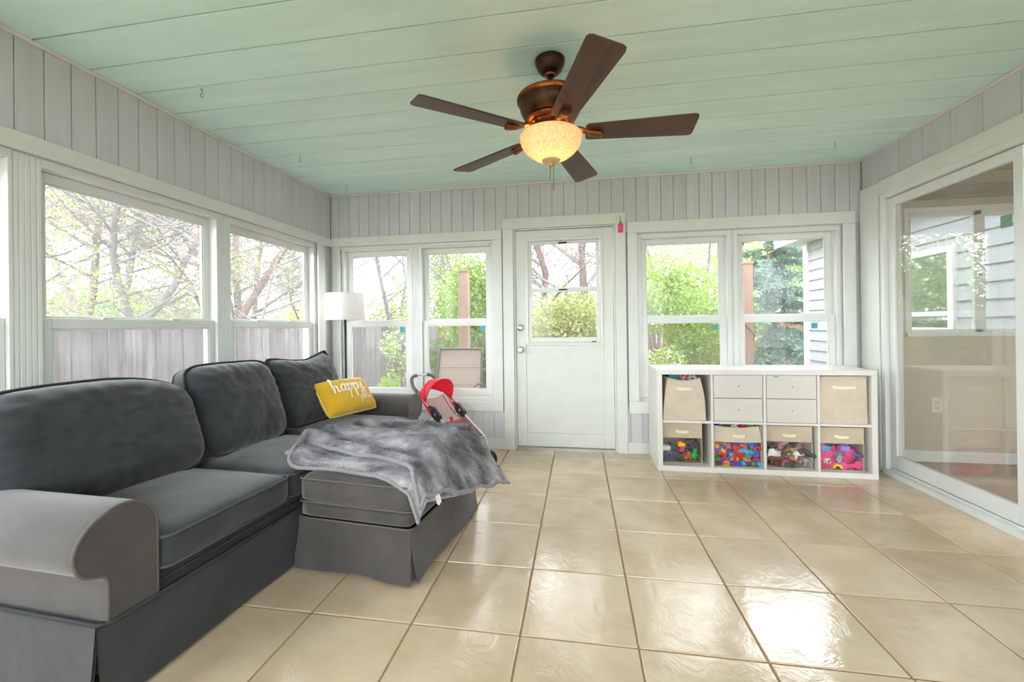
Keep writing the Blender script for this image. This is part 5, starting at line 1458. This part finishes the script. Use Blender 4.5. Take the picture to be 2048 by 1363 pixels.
def conifer(name, label, loc, r, z0, z1, n, seed, size=.16):
    rg = np.random.default_rng(seed)
    e = empty(name, (loc[0], loc[1], GZ)); tag(e, label, 'tree')
    H0, H1 = z0-GZ, z1-GZ
    MB().tube([(0, 0, -.1), (.05, 0, H1*.5), (0, 0, H1)], [.16, .1, .01], 8).build('trunk', BARKB, e, smooth=True)
    mb = MB(); P = []
    nb = 120
    for k in range(nb):
        t = (k+rg.random())/nb; z = H0+(H1-H0)*t; ln = r*(1-t)**.8*rg.uniform(.7, 1.1)+.15; a = rg.uniform(0, 2*math.pi)
        dx, dy = math.cos(a), math.sin(a)
        pts = [(dx*ln*s, dy*ln*s, z+.18*ln*s-.42*ln*s*s) for s in (0, .35, .7, 1.)]
        mb.tube(pts, [.025, .016, .01, .004], 4, cap=False)
        m = int(n/nb)
        s = rg.uniform(.15, 1.03, m); w = rg.normal(0, .16, m)*ln*.5*(1.2-s*.6)
        P.append(np.stack([dx*ln*s-dy*w, dy*ln*s+dx*w, z+.18*ln*s-.42*ln*s*s-np.abs(rg.normal(0, .07, m))], 1))
    mb.build('branches', BARKB, e, smooth=True)
    leaf_obj('foliage', np.concatenate(P), size, LM['ever'], e, aspect=.32, droop=.5)
    return e

# trees beyond the grey fence
tree('bare_tree', 'low-forking bare tree in the middle of the wide sofa-side window', (-6.85, 2.46), 5.6, .15, 1, (('yg', .5),), fork=1.9, depth=3, nbr=12, leafn=3600, leaf=.045)
tree('tall_tree', 'straight grey trunk right of the forked tree in the wide window', (-8.69, 4.92), 9.5, .17, 2, (('red', .35), ('yg', .25)), depth=3, nbr=12, first=.18, leafn=3000, leaf=.045)
tree('redbud_tree', 'russet-budded tree at the right edge of the wide sofa-side window', (-5.55, 2.50), 6.5, .14, 3, (('red', 1.),), depth=3, nbr=11, first=.16, bark=BARKB, leafn=1500, leaf=.04, lean=(-.02, .02))
tree('leafy_tree', 'yellow-green leafing tree at the left of the wide window', (-8.95, 2.97), 7.5, .14, 4, (('yg', 1.),), depth=3, nbr=13, first=.12, leafn=14000, leaf=.05)
tree('leafy_tree', 'pale leafing tree behind the leftmost sofa-side window', (-7.7, 1.2), 7.0, .13, 14, (('yg', 1.),), depth=3, nbr=12, first=.14, leafn=11000, leaf=.05)
tree('tall_tree', 'dim trunk far behind the forked tree', (-10.9, 5.37), 9, .2, 5, (('yg', .6),), depth=3, nbr=11, first=.2, leafn=4400, leaf=.05)
tree('tall_tree', 'thick double-stemmed trunk in the corner-side sofa window', (-7.89, 5.73), 9, .17, 6, (('red', .5),), depth=3, nbr=12, first=.15, lean=(.03, .02), leafn=2800, leaf=.04)
tree('tall_tree', 'slim curving trunk in the middle of the corner-side sofa window', (-8.84, 7.4), 9, .13, 7, (('red', .4), ('yg', .3)), depth=3, nbr=12, first=.16, curve=.15, leafn=3200, leaf=.045)
tree('tall_tree', 'slim leaning trunk right of centre in the corner-side sofa window', (-9.33, 8.9), 9.5, .15, 8, (('red', .5),), depth=3, nbr=12, first=.16, lean=(.06, .05), leafn=2800, leaf=.04)
conifer('fir_tree', 'distant blue-green fir in the corner-side sofa window', (-13.2, 14.6), 2.0, .2, 5.2, 5000, 21, .2)
shrub('hedge_shrub', 'low green hedge behind the fence left of the forked tree', (-9.6, 3.6), 1.9, 1.6, -.6, 1.55, 4500, 'lime', .09, 1)
shrub('hedge_shrub', 'brownish thicket behind the fence at the foot of the forked tree', (-10.3, 4.6), 1.6, 1.6, -.6, 2.1, 3500, 'dry', .08, 2)
shrub('hedge_shrub', 'green thicket behind the fence below the straight grey trunk', (-11.2, 7.2), 2.2, 2.2, -.6, 1.9, 4500, 'green', .1, 3)
shrub('hedge_shrub', 'yellow-green bushes along the fence in the corner-side window', (-9.0, 9.2), 2.2, 2.0, -.6, 2.3, 4500, 'yg', .09, 4)
shrub('hedge_shrub', 'lime bush low at the right of the corner-side sofa window', (-7.6, 9.6), 1.5, 1.5, -.6, 2.0, 3500, 'lime', .09, 5)
# garden beyond the door wall
tree('tall_tree', 'dark slender trunk left of the window mullion behind the lamp', (-5.77, 9.9), 9, .13, 9, (('yg', .4),), depth=3, nbr=11, first=.22, leafn=2800, leaf=.04)
tree('tall_tree', 'second slender trunk beside the mullion behind the lamp', (-5.0, 8.3), 9, .12, 10, (('yg', .4),), depth=3, nbr=11, first=.22, lean=(.03, .0), leafn=2800, leaf=.04)
tree('leaning_tree', 'leaning grey trunk behind the patio chair window', (-2.25, 4.1), 6.5, .10, 11, (('lime', .6),), lean=(-.17, .12), depth=3, nbr=9, first=.45, curve=.06, leafn=3200, leaf=.045)
tree('tall_tree', 'pale trunk at the right of the patio chair window', (-2.75, 9.0), 9, .12, 12, (('ever', .6),), depth=3, nbr=11, first=.25, leafn=2000)
shrub('garden_shrub', 'yellow-green bush behind the grey fence by the lamp', (-7.0, 10.8), 2.0, 1.5, -.6, 3.1, 9500, 'yg', .09, 6)
shrub('garden_shrub', 'airy yellow-green bush above the leaning trunk by the patio chair', (-4.4, 10.6), 1.6, 1.3, -.6, 4.4, 9000, 'lime', .09, 26)
shrub('bamboo_shrub', 'tall lime bamboo-like shrub behind the patio chair', (-2.3, 6.2), 1.2, 1.0, -.6, 3.9, 14000, 'lime', .085, 7)
shrub('garden_shrub', 'dark green thicket low behind the patio chair', (-2.0, 4.9), 1.0, .7, -.7, 1.25, 4500, 'green', .07, 8)
shrub('azalea', 'pink azalea right of the deck post by the patio chair', (-1.55, 5.2), .45, .4, -.5, 1.0, 2600, 'green', .05, 9, 'pinkf')
shrub('dogwood', 'white-flowering shrub low in front of the grey fence', (-2.75, 3.5), .45, .45, .2, 1.45, 900, 'lime', .055, 10, 'whitef', lumps=7)
shrub('garden_shrub', 'small glossy shrub at the foot of the grey fence', (-2.5, 2.6), .4, .4, -.7, .62, 1500, 'lime', .06, 11)
tree('thick_tree', 'thick trunk at the left of the door window', (-.62, 7.3), 9, .19, 15, (('red', 1.),), depth=3, nbr=15, first=.2, bark=BARKB, leafn=4200, leaf=.06)
tree('thick_tree', 'thick trunk at the right of the door window', (.50, 6.4), 9, .20, 16, (('red', 1.),), depth=3, nbr=15, first=.2, bark=BARKB, leafn=4200, leaf=.06)
shrub('garden_shrub', 'bright yellow-green shrub filling the lower door window', (-.05, 5.0), 1.35, .8, -.6, 2.0, 14000, 'yg', .075, 12)
shrub('garden_shrub', 'big lime shrub over the toy shelf nearer the door', (1.95, 5.8), 1.6, 1.1, -.6, 3.5, 19000, 'lime', .07, 13)
shrub('garden_shrub', 'white-dotted shrub low in the window over the toy shelf', (1.55, 4.4), .85, .6, -.6, 1.15, 5500, 'lime', .06, 14, 'whitef')
tree('slim_tree', 'slim trunk above the lime shrub over the toy shelf', (3.0, 8.2), 8, .09, 17, (('lime', 1.),), depth=3, nbr=11, first=.25, leafn=3500, leaf=.08)
tree('slim_tree', 'second slim trunk right of the lime shrub over the toy shelf', (3.5, 8.9), 8, .08, 18, (('yg', 1.),), depth=3, nbr=11, first=.25, leafn=3000, leaf=.08)
conifer('evergreen_tree', 'blue-green evergreen tree left of the house wing', (4.55, 7.2), 1.85, -.5, 5.2, 42000, 22, .12)
shrub('garden_shrub', 'tan leafy undergrowth at the foot of the evergreen', (3.4, 7.0), 1.2, .9, -.7, .9, 3500, 'dry', .07, 15)
shrub('background_woods', 'hazy far woods beyond the end of the garden by the door', (-1.5, 17), 8, 2.5, -.7, 4.2, 16000, 'green', .16, 16, stems=False, lumps=26)
shrub('background_woods', 'hazy far woods beyond the garden on the shelf side', (9, 16), 7, 2.5, -.7, 6, 16000, 'lime', .16, 17, stems=False, lumps=24)
shrub('background_woods', 'hazy far woods beyond the grey fence', (-17, 9), 3, 9, -.7, 3.2, 16000, 'green', .16, 18, stems=False, lumps=26)
